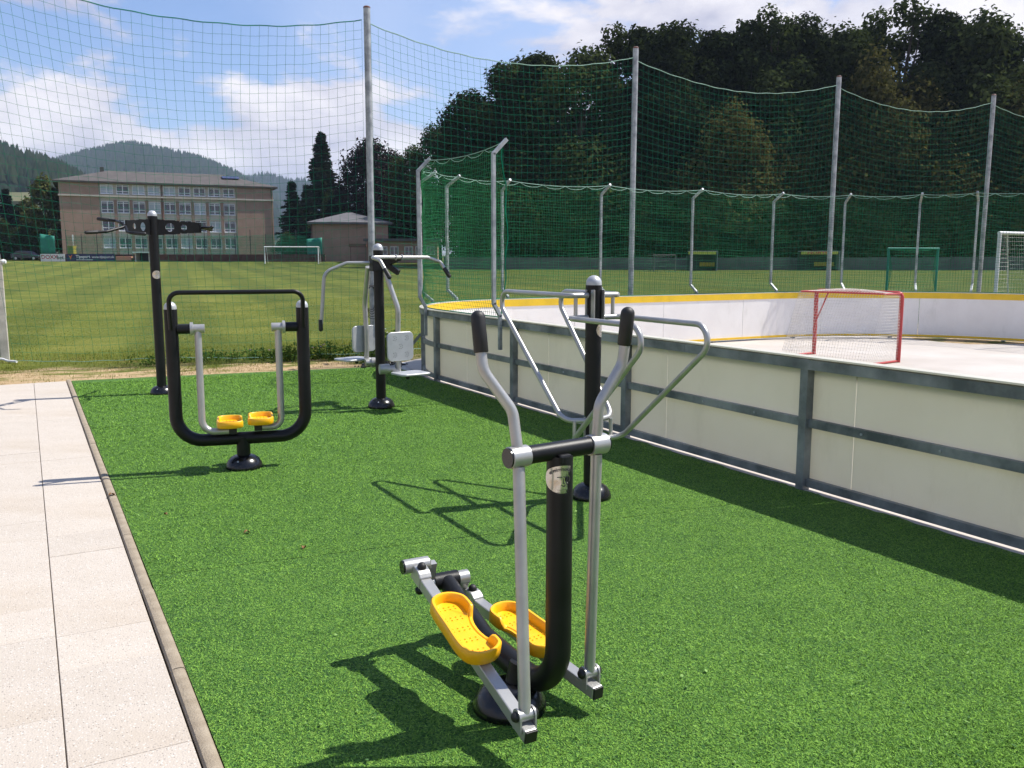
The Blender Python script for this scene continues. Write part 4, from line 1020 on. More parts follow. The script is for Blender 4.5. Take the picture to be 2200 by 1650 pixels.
seat_unit(3.345, 9.60, (-0.30, 0.95, 0), 0.50, 0.60, 0.90, (3.32, 9.36, 1.56), 'silver_flat', ((3.43, 9.36, 0.50), (3.34, 9.38, 0.50)))

# ---- parallel dip bars
pbx, pby = 3.357, 4.985
dp = thing('dip_bars', (pbx, pby, 0), 'black post with four looped silver dip bars behind the elliptical trainer', 'gym machine', 'outdoor gym machines')
foot(dp, pbx, pby, 1.0)
MB().cyl((pbx, pby, 0.05), (pbx, pby, 1.475), 0.055, 28).build('post', 'black_paint', dp)
cap(dp, pbx, pby, 1.475, 0.0535)
plate_sticker(dp, (pbx, pby), 0.055, 1.175, 0.05, 0.05, R_(140), False)
for sx in (-1, 1):
    for z0, z1 in ((1.225, 1.445), (0.40, 0.58)):
        br = MB().box((pbx + sx * 0.040, pby - 0.035, (z0 + z1) / 2), (0.008, 0.075, z1 - z0)); br.box((pbx + sx * 0.055, pby - 0.002, (z0 + z1) / 2), (0.030, 0.008, z1 - z0))
        b_ = br.build('bracket', 'silver_paint', dp, smooth=False, bevel=0.003)
        for zz in (z0 + 0.02, z1 - 0.02): MB().lathe((pbx + sx * 0.044, pby - 0.045, zz), [(0.008, 0), (0.008, 0.004), (0.004, 0.007), (0, 0.007)], 10, (sx, 0, 0)).build('bolt', 'galvanised', b_)
    xo = pbx + sx * 0.205; xi = pbx + sx * 0.055
    # bar that loops away from the camera
    far = fillet([(xi, pby - 0.01, 1.408), (xo, pby - 0.01, 1.408), (xo, pby + 1.08 - (0.22 if sx > 0 else 0), 1.408), (xo, pby + 0.05, 0.555), (xi, pby - 0.01, 0.555)], [0.04, 0.085, 0.13, 0.04], 9)
    MB().tube(far, 0.0185, 16).build('dip_bar', 'silver_paint', dp)
    near = fillet([(xi, pby - 0.01, 1.258), (xo, pby - 0.01, 1.258), (xo, pby - (1.10 if sx > 0 else 0.96), 1.258), (xo, pby - 0.06, 0.425), (xi, pby - 0.01, 0.425)], [0.04, 0.10, 0.13, 0.04], 9)
    MB().tube(near, 0.0185, 16).build('dip_bar', 'silver_paint', dp)
    xs2 = pbx + sx * 0.150
    for za, zb in ((1.258, 1.408), (0.425, 0.555)): MB().cyl((xs2, pby - 0.01, za), (xs2, pby - 0.01, zb), 0.013, 12).build('stub', 'silver_paint', dp)

# ---- hockey goal inside the rink
hg = thing('hockey_goal', (12.1, 10.2, 0), 'red metal hockey goal with white net inside the rink', 'goal')
gl, gr = Vector((11.98, 10.93, 0.005)), Vector((12.21, 9.40, 0.005)); ug = (gr - gl).normalized(); bg_ = Vector((ug.y, -ug.x, 0))
if bg_.x > 0: bg_ = -bg_
bk = (bg_ * 0.85 + ug * -0.25).normalized()
bk = bg_
HG = 1.10
MB().tube(fillet([gl, gl + Vector((0, 0, HG)), gr + Vector((0, 0, HG)), gr], 0.07, 7), 0.036, 16).build('goal_frame', 'red_paint', hg)
tb = [gl + bk * 0.50 + Vector((0, 0, HG)), gr + bk * 0.50 + Vector((0, 0, HG))]; fbk = [gl + bk * 0.95, gr + bk * 0.95]
MB().tube(fillet([gl + Vector((0, 0, HG)), tb[0], tb[1], gr + Vector((0, 0, HG))], 0.08, 6), 0.014, 10).build('top_frame', 'red_paint', hg)
MB().tube(fillet([gl + Vector((0, 0, .02)), fbk[0] + Vector((0, 0, .02)), fbk[1] + Vector((0, 0, .02)), gr + Vector((0, 0, .02))], 0.3, 8), 0.02, 10).build('base_frame', 'red_paint', hg)
MB().tube([gl + bk * 0.03 + Vector((0, 0, 0.50)), gl + bk * 0.05 + ug * 0.27 + Vector((0, 0, HG))], 0.013, 10).build('brace', 'red_paint', hg)
def goal_net(t, tl, tr, bl, br, fl_t, fr_t, fl_b, fr_b, cell, r, m_, sag=0.06):
    """back net and two side nets"""
    def patch(a, b, c, d):
        a, b, c, d = [np.array(q, float) for q in (a, b, c, d)]
        bn = np.cross(b - a, c - a); bn /= np.linalg.norm(bn)
        def P(u, v):
            u2, v2 = u[:, None], v[:, None]; p = (1 - v2) * ((1 - u2) * a + u2 * b) + v2 * ((1 - u2) * c + u2 * d)
            return p + bn * (sag * np.sin(np.pi * u) * np.sin(np.pi * v))[:, None]
        lu = np.linalg.norm(b - a); lv = np.linalg.norm(c - a)
        V, F = net_arrays(P, np.linspace(0, 1, max(3, int(lu / cell))), np.linspace(0, 1, max(3, int(lv / cell))), 12, 12, r)
        o = np_mesh('net', V, F, m_, t); o['kind'] = 'stuff'
    patch(bl, br, tl, tr); patch(fl_b, bl, fl_t, tl); patch(br, fr_b, tr, fr_t); patch(tl, tr, fl_t, fr_t)
Zh = Vector((0, 0, HG))
goal_net(hg, tb[0] + Zh * 0, tb[1], fbk[0], fbk[1], gl + Zh, gr + Zh, gl, gr, 0.046, 0.0021, 'net_white')

# ================================================================== FAR FIELD
def v3(px, D, y=None, z=None):
    x, yy = cxy(px, D); return Vector((x, yy, zpx(y, D) if y is not None else (gz(x, yy) if z is None else z)))
class Facade:
    """local frame on a wall: a along the wall (m), h height, o outwards"""
    def __init__(s, p0, p1):
        s.p = Vector((p0[0], p0[1], 0)); d = Vector((p1[0], p1[1], 0)) - s.p; s.L = d.length; s.x = d.normalized(); s.n = Vector((s.x.y, -s.x.x, 0))
        if s.n.dot(-s.p) < 0: s.n = -s.n
    def P(s, a, h, o=0): q = s.p + s.x * a + s.n * o; return Vector((q.x, q.y, h))
    def box(s, mb, a0, a1, h0, h1, o0, o1):
        c = s.P((a0 + a1) / 2, (h0 + h1) / 2, (o0 + o1) / 2); return mb.box(c, (a1 - a0, abs(o1 - o0), h1 - h0), s.x, s.n, (0, 0, 1))
def hip_roof(pts, z0, z1, ridge, over):
    c = sum((Vector(p) for p in pts), Vector((0, 0, 0))) / 4
    q = [Vector(p) + (Vector(p) - c).normalized() * over for p in pts]
    V = [(a.x, a.y, z0) for a in q] + [(a.x, a.y, z0 - 0.28) for a in q] + [(ridge[0].x, ridge[0].y, z1), (ridge[1].x, ridge[1].y, z1)]
    F = [(0, 1, 9, 8), (1, 2, 9), (2, 3, 8, 9), (3, 0, 8), (4, 5, 1, 0), (5, 6, 2, 1), (6, 7, 3, 2), (7, 4, 0, 3), (7, 6, 5, 4)]
    mb = MB(); mb.v = V; mb.f = F; return mb
def school():
    f = Facade(cxy(136, 143), cxy(591, 157)); L = f.L; D0 = 146.0
    zb = 0.9; ze = zpx(391, 144)
    t = thing('school_building', (f.p.x, f.p.y, zb), 'four storey pinkish school with rows of white framed windows and a brown hip roof', 'school')
    dep = 13.5; ws, we = 0.173 * L, 0.815 * L
    f.box(MB(), 0, ws, zb, ze, -dep, 0).build('wall', 'plaster_pink', t, smooth=False)
    f.box(MB(), we, L, zb, ze, -dep, 0).build('wall', 'plaster_pink', t, smooth=False)
    f.box(MB(), ws, we, zb, ze, -dep, -0.35).build('wall', 'plaster_beige', t, smooth=False)
    bay = (we - ws) / 9
    rows = [(395.5, 416), (432, 457), (470.5, 496), (507, 533)]
    rz = [(zpx(b, D0), zpx(a, D0)) for a, b in rows]
    # pilasters on the three lower storeys, spandrels between them
    for k in range(1, 9): f.box(MB(), ws + k * bay - 0.22, ws + k * bay + 0.22, zb, rz[1][1] + 0.25, -0.349, -0.06).build('pilaster', 'plaster_pilaster', t, smooth=False)
    lz = zpx(421, D0)
    f.box(MB(), -0.12, L + 0.12, lz - 0.14, lz + 0.12, 0.003, 0.22).build('cornice', 'plaster_beige', t, smooth=False)
    f.box(MB(), ws - 0.001, we + 0.001, lz + 0.13, ze - 0.01, -0.348, -0.10).build('attic_band', 'plaster_beige', t, smooth=False) if False else None
    for (z0, z1) in rz[1:]:
        for k in range(9):
            a0 = ws + k * bay + 0.225; f.box(MB(), a0, a0 + bay - 0.45, z0 - 1.05, z0 - 0.06, -0.349, -0.18).build('spandrel', 'plaster_beige', t, smooth=False)
    src = {}
    for r, (z0, z1) in enumerate(rz):
        for k in range(9):
            wd = bay - 0.52; h = z1 - z0; a0 = ws + k * bay + 0.26; c = f.P(a0 + wd / 2, (z0 + z1) / 2, -0.33)
            pale = rnd.random() < 0.22
            key = (r, pale)
            if key not in src:
                q = MB().box((0, 0, 0), (wd, 0.04, h)).build('window', 'blind_pale' if pale else 'window_glass', None, smooth=False)
                fr = MB(); fw_ = 0.09
                for a, b in ((-wd / 2 + fw_ / 2, 0), (wd / 2 - fw_ / 2, 0), (0.0, 0)): fr.box((a, -0.05, 0), (fw_ * (1.5 if a == 0 else 1), 0.08, h))
                for zz in (-h / 2 + 0.06, h / 2 - 0.05, -h / 2 + h * 0.27, h / 2 - h * 0.16): fr.box((0, -0.052, zz), (wd, 0.08, 0.09))
                src[key] = (q, fr.build('window_frame', 'window_frame', None, smooth=False), MB().box((0, -0.14, -h / 2 - 0.05), (wd + 0.2, 0.26, 0.07)).build('window_sill', 'window_frame', None, smooth=False))
                q, fo_, si = src[key]
            else:
                q, fo_, si = [o.copy() for o in src[key]]
                for o in (q, fo_, si): col.objects.link(o)
            q.parent = t; q.location = c - t.location; q.rotation_euler = (0, 0, math.atan2(f.x.y, f.x.x))
            fo_.parent = q; si.parent = q
    e = [f.P(0, 0, 0), f.P(L, 0, 0), f.P(L, 0, -dep), f.P(0, 0, -dep)]
    zr = zpx(366, 152)
    rf = hip_roof(e, ze + 0.25, zr, (f.P(7.6, 0, -dep / 2), f.P(L - 7.6, 0, -dep / 2)), 0.9).build('roof', 'roof_sheet', t, smooth=False)
    # solar panels on the roof slope
    sl_ = (zr - ze - 0.25) / (dep / 2 + 0.6); q = MB()
    for k in range(4):
        a0 = L * 0.775 + k * 0.72; z = ze + 0.25 + sl_ * 4.6 + 0.25; c = f.P(a0, z, -4.2); q.box(c, (0.68, 1.7, 0.06), f.x, (-f.n + Vector((0, 0, sl_))).normalized())
    q.build('solar_panel', 'solar', rf, smooth=False)
    f.box(MB(), 6.2, 6.8, zr - 0.5, zr + 0.5, -dep / 2 - 0.3, -dep / 2 + 0.3).build('chimney', 'roof_sheet', rf, smooth=False)
    pp = f.P(ws + 4 * bay, 0, -0.02); MB().tube([(pp.x, pp.y, zb), (pp.x, pp.y, ze)], 0.10, 8).build('downpipe', 'pipe_brown', t)
    pp = f.P(L - 0.25, 0, 0.1); MB().tube([(pp.x, pp.y, zb), (pp.x, pp.y, ze)], 0.08, 8).build('downpipe', 'pipe_brown', t)
    f.box(MB(), -0.1, L + 0.1, zb - 0.5, zb + 0.9, 0.004, 0.12).build('plinth', 'concrete_wall', t, smooth=False)
school()
def gym_hall():
    f = Facade(cxy(671, 131), cxy(835, 133)); L = f.L; zb = 0.9; ze = zpx(480, 131)
    t = thing('gym_hall', (f.p.x, f.p.y, zb), 'pink windowless hall with a grey pyramid roof beside the school', 'hall')
    f.box(MB(), 0, L, zb, ze, -12, 0).build('wall', 'plaster_pink', t, smooth=False)
    e = [f.P(0, 0, 0), f.P(L, 0, 0), f.P(L, 0, -12), f.P(0, 0, -12)]
    hip_roof(e, ze + 0.2, zpx(456, 137), (f.P(L / 2 - 0.4, 0, -6), f.P(L / 2 + 0.4, 0, -6)), 0.9).build('roof', 'roof_grey', t, smooth=False)
    pp = f.P(0.05, 0, 0.12); MB().tube([(pp.x, pp.y, zb), (pp.x, pp.y, ze)], 0.08, 8).build('downpipe', 'pipe_brown', t)
    for k in range(2):
        c = f.P(0, ze - 1.5, -4 - 4 * k) - f.x * 0.03; MB().box(c, (0.05, 2.6, 1.2), f.x, f.n, (0, 0, 1)).build('window', 'blind_pale', t, smooth=False)
    g = Facade(cxy(790, 126), cxy(940, 126.5)); L2 = g.L; z2 = zpx(518, 126)
    t2 = thing('low_annex', (g.p.x, g.p.y, zb), 'long low pink annex with a flat grey roof and white windows beside the hall', 'annex')
    g.box(MB(), 0, L2, zb, z2, -6, 0).build('wall', 'plaster_pink', t2, smooth=False)
    g.box(MB(), -0.5, L2 + 0.5, z2, z2 + 0.35, -6.5, 0.6).build('roof', 'roof_grey', t2, smooth=False)
    zw0, zw1 = zpx(547, 126), zpx(530, 126)
    for k in range(6):
        a0 = 1.6 + k * 1.55 + (0.5 if k > 1 else 0)
        if a0 + 1.2 > L2: break
        q = g.box(MB(), a0, a0 + 1.2, zw0, zw1, 0.002, 0.05).build('window', 'window_glass', t2, smooth=False)
        fr = MB()
        for a in (a0 + 0.04, a0 + 0.6, a0 + 1.16): g.box(fr, a - 0.04, a + 0.04, zw0, zw1, 0.05, 0.10)
        g.box(fr, a0, a0 + 1.2, zw0 - 0.06, zw0 + 0.03, 0.051, 0.14); g.box(fr, a0, a0 + 1.2, zw1 - 0.05, zw1 + 0.03, 0.051, 0.11); fr.build('window_frame', 'window_frame', q, smooth=False)
    g.box(MB(), -2.4, 0.0, zpx(531, 126), zpx(524, 126), -1.5, 1.4).build('porch_roof', 'pipe_brown', t2, smooth=False)
    pq = g.P(-2.2, 0, 1.2); MB().tube([(pq.x, pq.y, zb), (pq.x, pq.y, zpx(531, 126))], 0.06, 8).build('porch_post', 'pipe_brown', t2)
gym_hall()

# low brick wall, advertising boards and mesh fence behind the left goal
def left_end():
    f = Facade(cxy(85, 126.5), cxy(700, 127.5)); L = f.L
    zb = zpx(564, 126.8); zt = zpx(546.5, 126.8)
    w_ = thing('brick_wall', (f.p.x, f.p.y, zb), 'long low dark brick wall along the far end of the field', 'wall')
    a = 0
    while a < L:
        f.box(MB(), a, min(a + 4, L) - 0.03, zb - 0.8, zt, -0.3, 0).build('wall_section', 'brick_dark', w_, smooth=False); a += 4
    def at_px(px): return (px - 85) / (700 - 85) * L
    def board(px0, px1, label, m_):
        a0, a1 = at_px(px0), at_px(px1); b = thing('advert_board', f.P((a0 + a1) / 2, zb, 0.1), label, 'banner', 'advertising boards')
        p_ = f.box(MB(), a0, a1, zpx(561.5, 126.8), zpx(545.5, 126.8), 0.05, 0.10).build('board', m_, b, smooth=False)
        fr = MB(); f.box(fr, a0 - 0.05, a1 + 0.05, zb - 0.3, zpx(561.5, 126.8), 0.03, 0.09); fr.build('foot_rail', 'print_dark', b, smooth=False)
        return b, p_, (a0 + a1) / 2, a1 - a0
    X = -f.x if f.x.cross(Vector((0, 0, 1))).dot(f.n) < 0 else f.x
    zc = zpx(552.5, 126.8)
    b, p_, c, wd = board(88, 140, 'white advertising board with red and black lettering on the brick wall', 'banner_white')
    text_mesh('DOXX', 0.78, 'lettering', 'print_red', p_, f.P(c - wd * 0.13, zc, 0.11), X, (0, 0, 1), bold=0.012)
    text_mesh('bet', 0.74, 'lettering', 'print_dark', p_, f.P(c + wd * 0.31, zc - 0.06, 0.11), X, (0, 0, 1), bold=0.012)
    b, p_, c, wd = board(143.5, 196, 'navy advertising board with an orange bird mark and white name', 'banner_blue')
    text_mesh('Tipsport', 0.58, 'lettering', 'print_white', p_, f.P(c + wd * 0.17, zc + 0.06, 0.11), X, (0, 0, 1), bold=0.012)
    sm_ = MB(); a_ = -0.35
    while a_ < 1.9: l_ = rnd.uniform(0.06, 0.16); q_ = f.P(c + a_ + l_ / 2, zc - 0.37, 0.108); sm_.box(q_, (l_, 0.01, 0.11), f.x, f.n, (0, 0, 1)); a_ += l_ + 0.05
    sm_.build('small_print', 'print_white', p_, smooth=False)
    o = f.P(c - wd * 0.33, zc, 0.112); MB().prism([(-0.32, 0.28), (-0.05, 0.12), (0.28, 0.36), (0.08, -0.02), (-0.02, -0.36), (-0.12, 0.0)], o, X, (0, 0, 1), 0.01).build('emblem', 'print_orange', p_, smooth=False)
    b, p_, c, wd = board(196.5, 246, 'navy advertising board with a white web address', 'banner_blue')
    text_mesh('www.tipsport.sk', 0.47, 'lettering', 'print_white', p_, f.P(c, zc + 0.02, 0.11), X, (0, 0, 1), bold=0.008)
    # peach bench box and a small white shelter
    q = thing('bench_box', f.P(at_px(272), zb, 1.0), 'peach coloured box bench in front of the brick wall', 'bench')
    f.box(MB(), at_px(256), at_px(289), zpx(560, 126), zpx(551, 126), 0.6, 1.3).build('box', 'peach_panel', q, smooth=False, bevel=0.03)
    f.box(MB(), at_px(254), at_px(291), zpx(566, 126), zpx(560.3, 126), 0.7, 1.2).build('skid', 'print_dark', q, smooth=False)
    q = thing('shelter', f.P(at_px(316), zb, 1.2), 'small dark shelter with a thin white roof by the brick wall', 'shelter')
    f.box(MB(), at_px(298), at_px(334), zpx(543.5, 126), zpx(541, 126), 0.2, 2.4).build('roof', 'paint_white', q, smooth=False)
    f.box(MB(), at_px(301), at_px(332), zb - 0.4, zpx(543.6, 126), 0.15, 0.35).build('back_panel', 'print_dark', q, smooth=False)
    for px in (302, 331): f.box(MB(), at_px(px) - 0.08, at_px(px) + 0.08, zb - 0.4, zpx(543.6, 126), 0.4, 2.0).build('side_panel', 'concrete_old', q, smooth=False)
    # mesh fence with posts above the wall
    g = thing('mesh_fence', f.P(at_px(400), zb, -1), 'tall thin green mesh fence on slim posts in front of the school', 'fence')
    z1 = zpx(507, 127.5)
    for k in range(17):
        a = at_px(140 + k * 33); P0_ = f.P(a, zb, -0.6); MB().tube([P0_, Vector((P0_.x, P0_.y, z1 + (0.9 if k % 3 == 0 else 0.3)))], 0.045, 6).build('post', 'print_dark', g)
    a0, a1 = at_px(140), at_px(655)
    A, B = f.P(a0, zb, -0.62), f.P(a1, zb, -0.62)
    An, Bn = np.array(A), np.array(B)
    def P(u, v): p = An + (Bn - An) * u[:, None]; p[:, 2] = zb + (z1 - zb) * v; return p
    V, F = net_arrays(P, np.linspace(0, 1, 210), np.linspace(0, 1, 18), 16, 2, 0.022)
    o = np_mesh('mesh', V, F, 'net_green', g); o['kind'] = 'stuff'
    # green wind screens
    for p0, p1, y0, y1, lab in ((86, 117, 502, 547, 'green canvas screen left of the school beside the white board'), (658, 692, 513, 552, 'green canvas screen between the small goal and the hall')):
        q = thing('canvas_screen', f.P(at_px((p0 + p1) / 2), zb, -0.3), lab, 'screen', 'green canvas screens'); n = 9; V = []; F = []
        for i in range(n):
            for j in range(5):
                u, v = i / (n - 1), j / 4; V.append(tuple(f.P(at_px(p0 + (p1 - p0) * u), zpx(y1 + (y0 + (5 if p0 < 100 else -3) * u - y1) * v, 126.8), -0.42 + 0.09 * math.sin(7 * u + 2 * v))))
        for i in range(n - 1):
            for j in range(4): F.append((i * 5 + j, (i + 1) * 5 + j, (i + 1) * 5 + j + 1, i * 5 + j + 1))
        mb = MB(); mb.v = V; mb.f = F; sh = mb.build('sheet', 'canvas_green', q); so_ = sh.modifiers.new('t', 'SOLIDIFY'); so_.thickness = 0.02
        for px in (p0, p1): b0 = f.P(at_px(px), zb, -0.5); MB().tube([b0, Vector((b0.x, b0.y, zpx(y0, 126.8)))], 0.04, 6).build('pole', 'print_dark', q)
    q = thing('waste_bin', f.P(at_px(133), zb, -3), 'yellow waste container left of the school corner', 'bin')
    f.box(MB(), at_px(127), at_px(140), zb, zpx(530, 128), -3.6, -2.6).build('body', 'bin_yellow', q, smooth=False, bevel=0.04); f.box(MB(), at_px(126.5), at_px(140.5), zpx(530, 128), zpx(528, 128), -3.7, -2.5).build('lid', 'bin_yellow', q, smooth=False, bevel=0.03)
    q = f.P(at_px(127.5), zb, -4.5); o = MB().tube([q, Vector((q.x, q.y, zpx(505, 130)))], [0.05, 0.05], 8); o.box((q.x, q.y, zpx(511, 130)), (0.18, 0.12, 0.95))
    tag(o.build('white_marker_post', 'paint_white', None, smooth=False), 'slim white marker post behind the green canvas screen', 'post')
left_end()

def football_goal(name, pa, pb, zg, h, r, back, label, m_, netm, cell, group=None):
    a, b = Vector((pa[0], pa[1], zg)), Vector((pb[0], pb[1], zg)); u = (b - a).normalized(); bk = Vector((back[0], back[1], 0)).normalized()
    t = thing(name, (a + b) / 2, label, 'goal', group); Z = Vector((0, 0, h))
    for q in (a, b): MB().cyl(q - Vector((0, 0, 0.1)), q + Z, r, 12).build('goal_post', m_, t)
    MB().cyl(a + Z - u * r, b + Z + u * r, r, 12).build('crossbar', m_, t)
    for q in (a, b): MB().tube(fillet([q + Z, q + Z + bk * 0.9, q + bk * 1.6], 0.1, 4), 0.022, 8).build('net_stay', m_, t)
    MB().tube([a + bk * 1.6, b + bk * 1.6], 0.022, 8).build('ground_bar', m_, t)
    goal_net(t, a + Z + bk * 0.9, b + Z + bk * 0.9, a + bk * 1.6, b + bk * 1.6, a + Z, b + Z, a, b, cell, 0.004 if cell < 0.3 else 0.02, netm, 0.15)
    return t
pa, pb = cxy(569, 120), cxy(684, 121)
football_goal('football_goal', pa, pb, zpx(569.5, 120), 2.42, 0.075, FH, 'small looking white football goal at the far end in front of the hall', 'paint_white', 'net_dark', 0.5, 'football goals')
pa, pb = cxy(2144, 30.5), cxy(2500, 36)
football_goal('football_goal', pa, pb, gz(*pa), 2.40, 0.06, (0.95, 0.3), 'large white football goal cut off by the right edge behind the rink', 'paint_white', 'net_white', 0.13, 'football goals')
pa, pb = cxy(1908, 40), cxy(2014, 40.5)
football_goal('training_goal', pa, pb, gz(*pa), 1.92, 0.05, (0.80, 0.60), 'dark green wrapped training goal standing behind the rink end', 'canvas_green', 'net_green', 0.14, 'football goals')
pa, pb = cxy(1405, 82), cxy(1451, 82)
football_goal('training_goal', pa, pb, gz(*pa), 1.5, 0.05, (0, 1), 'distant pale small goal in front of the grey wall', 'concrete_wall', 'net_dark', 0.4, 'football goals')

# grey precast wall and dugouts on the right
def right_side():
    A, B = cxy(955, 94), cxy(2330, 84); f = Facade(A, B); L = f.L
    t = thing('precast_wall', (A[0], A[1], gz(*A)), 'long grey precast concrete panel wall below the trees', 'wall'); n = int(L / 2.5); src = None; ps_ = None
    for k in range(n):
        a = k * 2.5; c = f.P(a + 1.25, 0, 0); z = gz(c.x, c.y); 
        if src is None:
            src = MB().box((0, 0, 0.58), (2.36, 0.08, 1.3)).build('wall_panel', 'concrete_wall', None, smooth=False, bevel=0.015); o = src
            ps_ = MB().box((0, 0, 0.62), (0.13, 0.16, 1.42)).build('wall_post', 'concrete_wall', None, smooth=False); p = ps_
        else:
            o = src.copy(); p = ps_.copy(); col.objects.link(o); col.objects.link(p)
        for q, aa in ((o, a + 1.25), (p, a)):
            w0 = f.P(aa, 0, 0); q.parent = t; q.location = Vector((w0.x, w0.y, gz(w0.x, w0.y) + rnd.uniform(-.03, .03))) - t.location; q.rotation_euler = (0, 0, math.atan2(f.x.y, f.x.x))
    for p0, p1, lab in ((1478, 1541, 'open dugout with a plain lime roof edge and yellow seats, left one of two'), (1718, 1802, 'open dugout with red letters on its lime roof edge, right one of two')):
        D = 86.0; g = Facade(cxy(p0, D), cxy(p1, D - 0.4)); Lg = g.L; zb = gz(*cxy(p0, D)); zt = zpx(540.5, D)
        q = thing('dugout', g.P(Lg / 2, zb, 0), lab, 'dugout', 'dugouts by the far wall')
        sg = g.box(MB(), 0, Lg * 0.94, zpx(546.5, D), zt, 0.5, 0.56).build('roof_sign', 'sign_lime', q, smooth=False)
        g.box(MB(), 0, Lg, zt - 0.02, zt + 0.06, -0.9, 0.5).build('roof', 'acrylic', q, smooth=False)
        g.box(MB(), -0.02, Lg, zb, zt - 0.03, -0.95, -0.9).build('back_wall', 'net_dark', q, smooth=False)
        g.box(MB(), Lg - 0.06, Lg, zb, zt - 0.03, -0.89, 0.45).build('side_wall', 'acrylic', q, smooth=False)
        if p0 > 1600:
            X = g.x
            text_mesh('HORTIM', 0.30, 'lettering', 'print_red', sg, g.P(Lg * 0.47, (zpx(546.5, D) + zt) / 2, 0.575), X, (0, 0, 1), bold=0.006, scale_x=2.0)
        for k in range(5):
            a = Lg * (0.42 + 0.105 * k); st = MB(); g.box(st, a, a + Lg * 0.095, zb + 0.42, zb + 0.47, -0.7, -0.3); g.box(st, a, a + Lg * 0.095, zb + 0.40, zb + 0.80, -0.76, -0.7); st.build('seat', 'seat_yellow', q, smooth=False, bevel=0.02)
right_side()

# old concrete fence end at the left edge of the picture
ce = thing('concrete_fence_end', (-0.36, 16.9, 0), 'weathered white concrete fence post with a rail at the left edge of the picture', 'fence post')
MB().box((-0.37, 16.9, 0.80), (0.13, 0.15, 1.66)).build('post', 'concrete_old', ce, smooth=False, bevel=0.012)
MB().cyl((-0.36, 16.9, 1.63), (-0.36, 16.9, 1.73), 0.035, 12).build('pipe_stub', 'galvanised', ce)
MB().lathe((-0.285, 16.86, 1.60), [(0.0, -0.05), (0.032, -0.035), (0.045, 0), (0.032, 0.035), (0, 0.05)], 14, (1, -0.3, 0)).build('insulator', 'paint_white', ce)
for k, (z0, z1) in enumerate(((0.05, 0.52), (0.54, 1.02), (1.04, 1.50))): MB().beam((-0.42, 16.88, (z0 + z1) / 2), (-2.4, 16.5, (z0 + z1) / 2), 0.05, z1 - z0).build('rail_board', 'concrete_old', ce, smooth=False, bevel=0.006)
MB().beam((-0.40, 16.83, 1.53), (-2.4, 16.45, 1.53), 0.09, 0.07).build('top_rail', 'rust_box', ce, smooth=False, bevel=0.006)
tag(MB().tube(fillet([(-0.62, 16.35, 0.02), (-0.45, 16.5, 0.06), (-0.32, 16.3, 0.02), (-0.2, 16.15, 0.02)], 0.1, 5), 0.02, 8).build('white_strap', 'paint_white', None), 'crumpled white strap lying at the foot of the concrete fence post', 'strap')

# parked car half hidden under the trees at far left
def car():
    x, y = cxy(60, 136); z = gz(x, y) + 0.1; c = Vector((x, y, z)); u = RT; v = FH
    t = thing('parked_car', c, 'dark blue parked car half hidden under the trees at far left', 'car')
    def W(a, b, h): return c + u * a + v * b + Vector((0, 0, h))
    prof = [(-2.15, 0.32), (2.1, 0.32), (2.15, 0.62), (1.95, 0.80), (1.05, 0.92), (0.45, 1.38), (-1.1, 1.42), (-1.85, 1.02), (-2.15, 0.92)]
    MB().prism(prof, W(0, -0.85, 0), u, (0, 0, 1), -1.7).build('body', 'car_paint', t, smooth=False, bevel=0.06)
    MB().prism([(0.92, 0.95), (0.40, 1.33), (-1.05, 1.36), (-1.62, 0.99)], W(0, -0.858, 0), u, (0, 0, 1), -0.02).build('side_window', 'car_glass', t, smooth=False)
    for a in (-1.35, 1.35):
        for b in (-0.80, 0.80):
            wh = MB().cyl(W(a, b - 0.1, 0.32), W(a, b + 0.1, 0.32), 0.32, 18).build('wheel', 'rubber', t); MB().cyl(W(a, b - 0.11, 0.32), W(a, b + 0.11, 0.32), 0.19, 14).build('rim', 'silver_flat', wh)
    MB().box(W(2.1, -0.5, 0.66), (0.12, 0.35, 0.14), u, v).build('headlight', 'paint_white', t, smooth=False); MB().box(W(-2.13, -0.5, 0.84), (0.06, 0.3, 0.16), u, v).build('tail_light', 'print_red', t, smooth=False)
car()

# ================================================================== TREES
def leaf_cloud(centres, radii, n, size, rs, flat=0.75, shell=0.55, droop=0.0):
    """n leaf sprays (small bent quads) spread through a set of ellipsoid clumps"""
    centres = np.array(centres); radii = np.array(radii); k = rs.choice(len(centres), n, p=(radii[:, 0] ** 2) / (radii[:, 0] ** 2).sum())
    d = rs.normal(size=(n, 3)); d /= np.linalg.norm(d, axis=1, keepdims=True)
    rr = shell + (1 - shell) * rs.rand(n) ** 0.6; rr *= 1 + 0.16 * rs.normal(size=n)
    p = centres[k] + d * radii[k] * rr[:, None]
    nn = d * 0.75 + rs.normal(size=(n, 3)) * 0.55 + np.array([0, 0, 0.45]); nn /= np.linalg.norm(nn, axis=1, keepdims=True)
    a = np.cross(nn, rs.normal(size=(n, 3))); a /= np.linalg.norm(a, axis=1, keepdims=True) + 1e-9; b = np.cross(nn, a)
    s = size * (0.6 + 0.8 * rs.rand(n)); a *= s[:, None]; b *= (s * flat)[:, None]
    q = nn * (s * 0.25)[:, None]
    V = np.stack([p - a, p - b * 0.8 + q, p + a, p + b * 0.8 + q], 1).reshape(-1, 3)
    if droop: V[:, 2] -= droop * np.repeat(rs.rand(n), 4)
    return V, np.arange(4 * n).reshape(-1, 4)
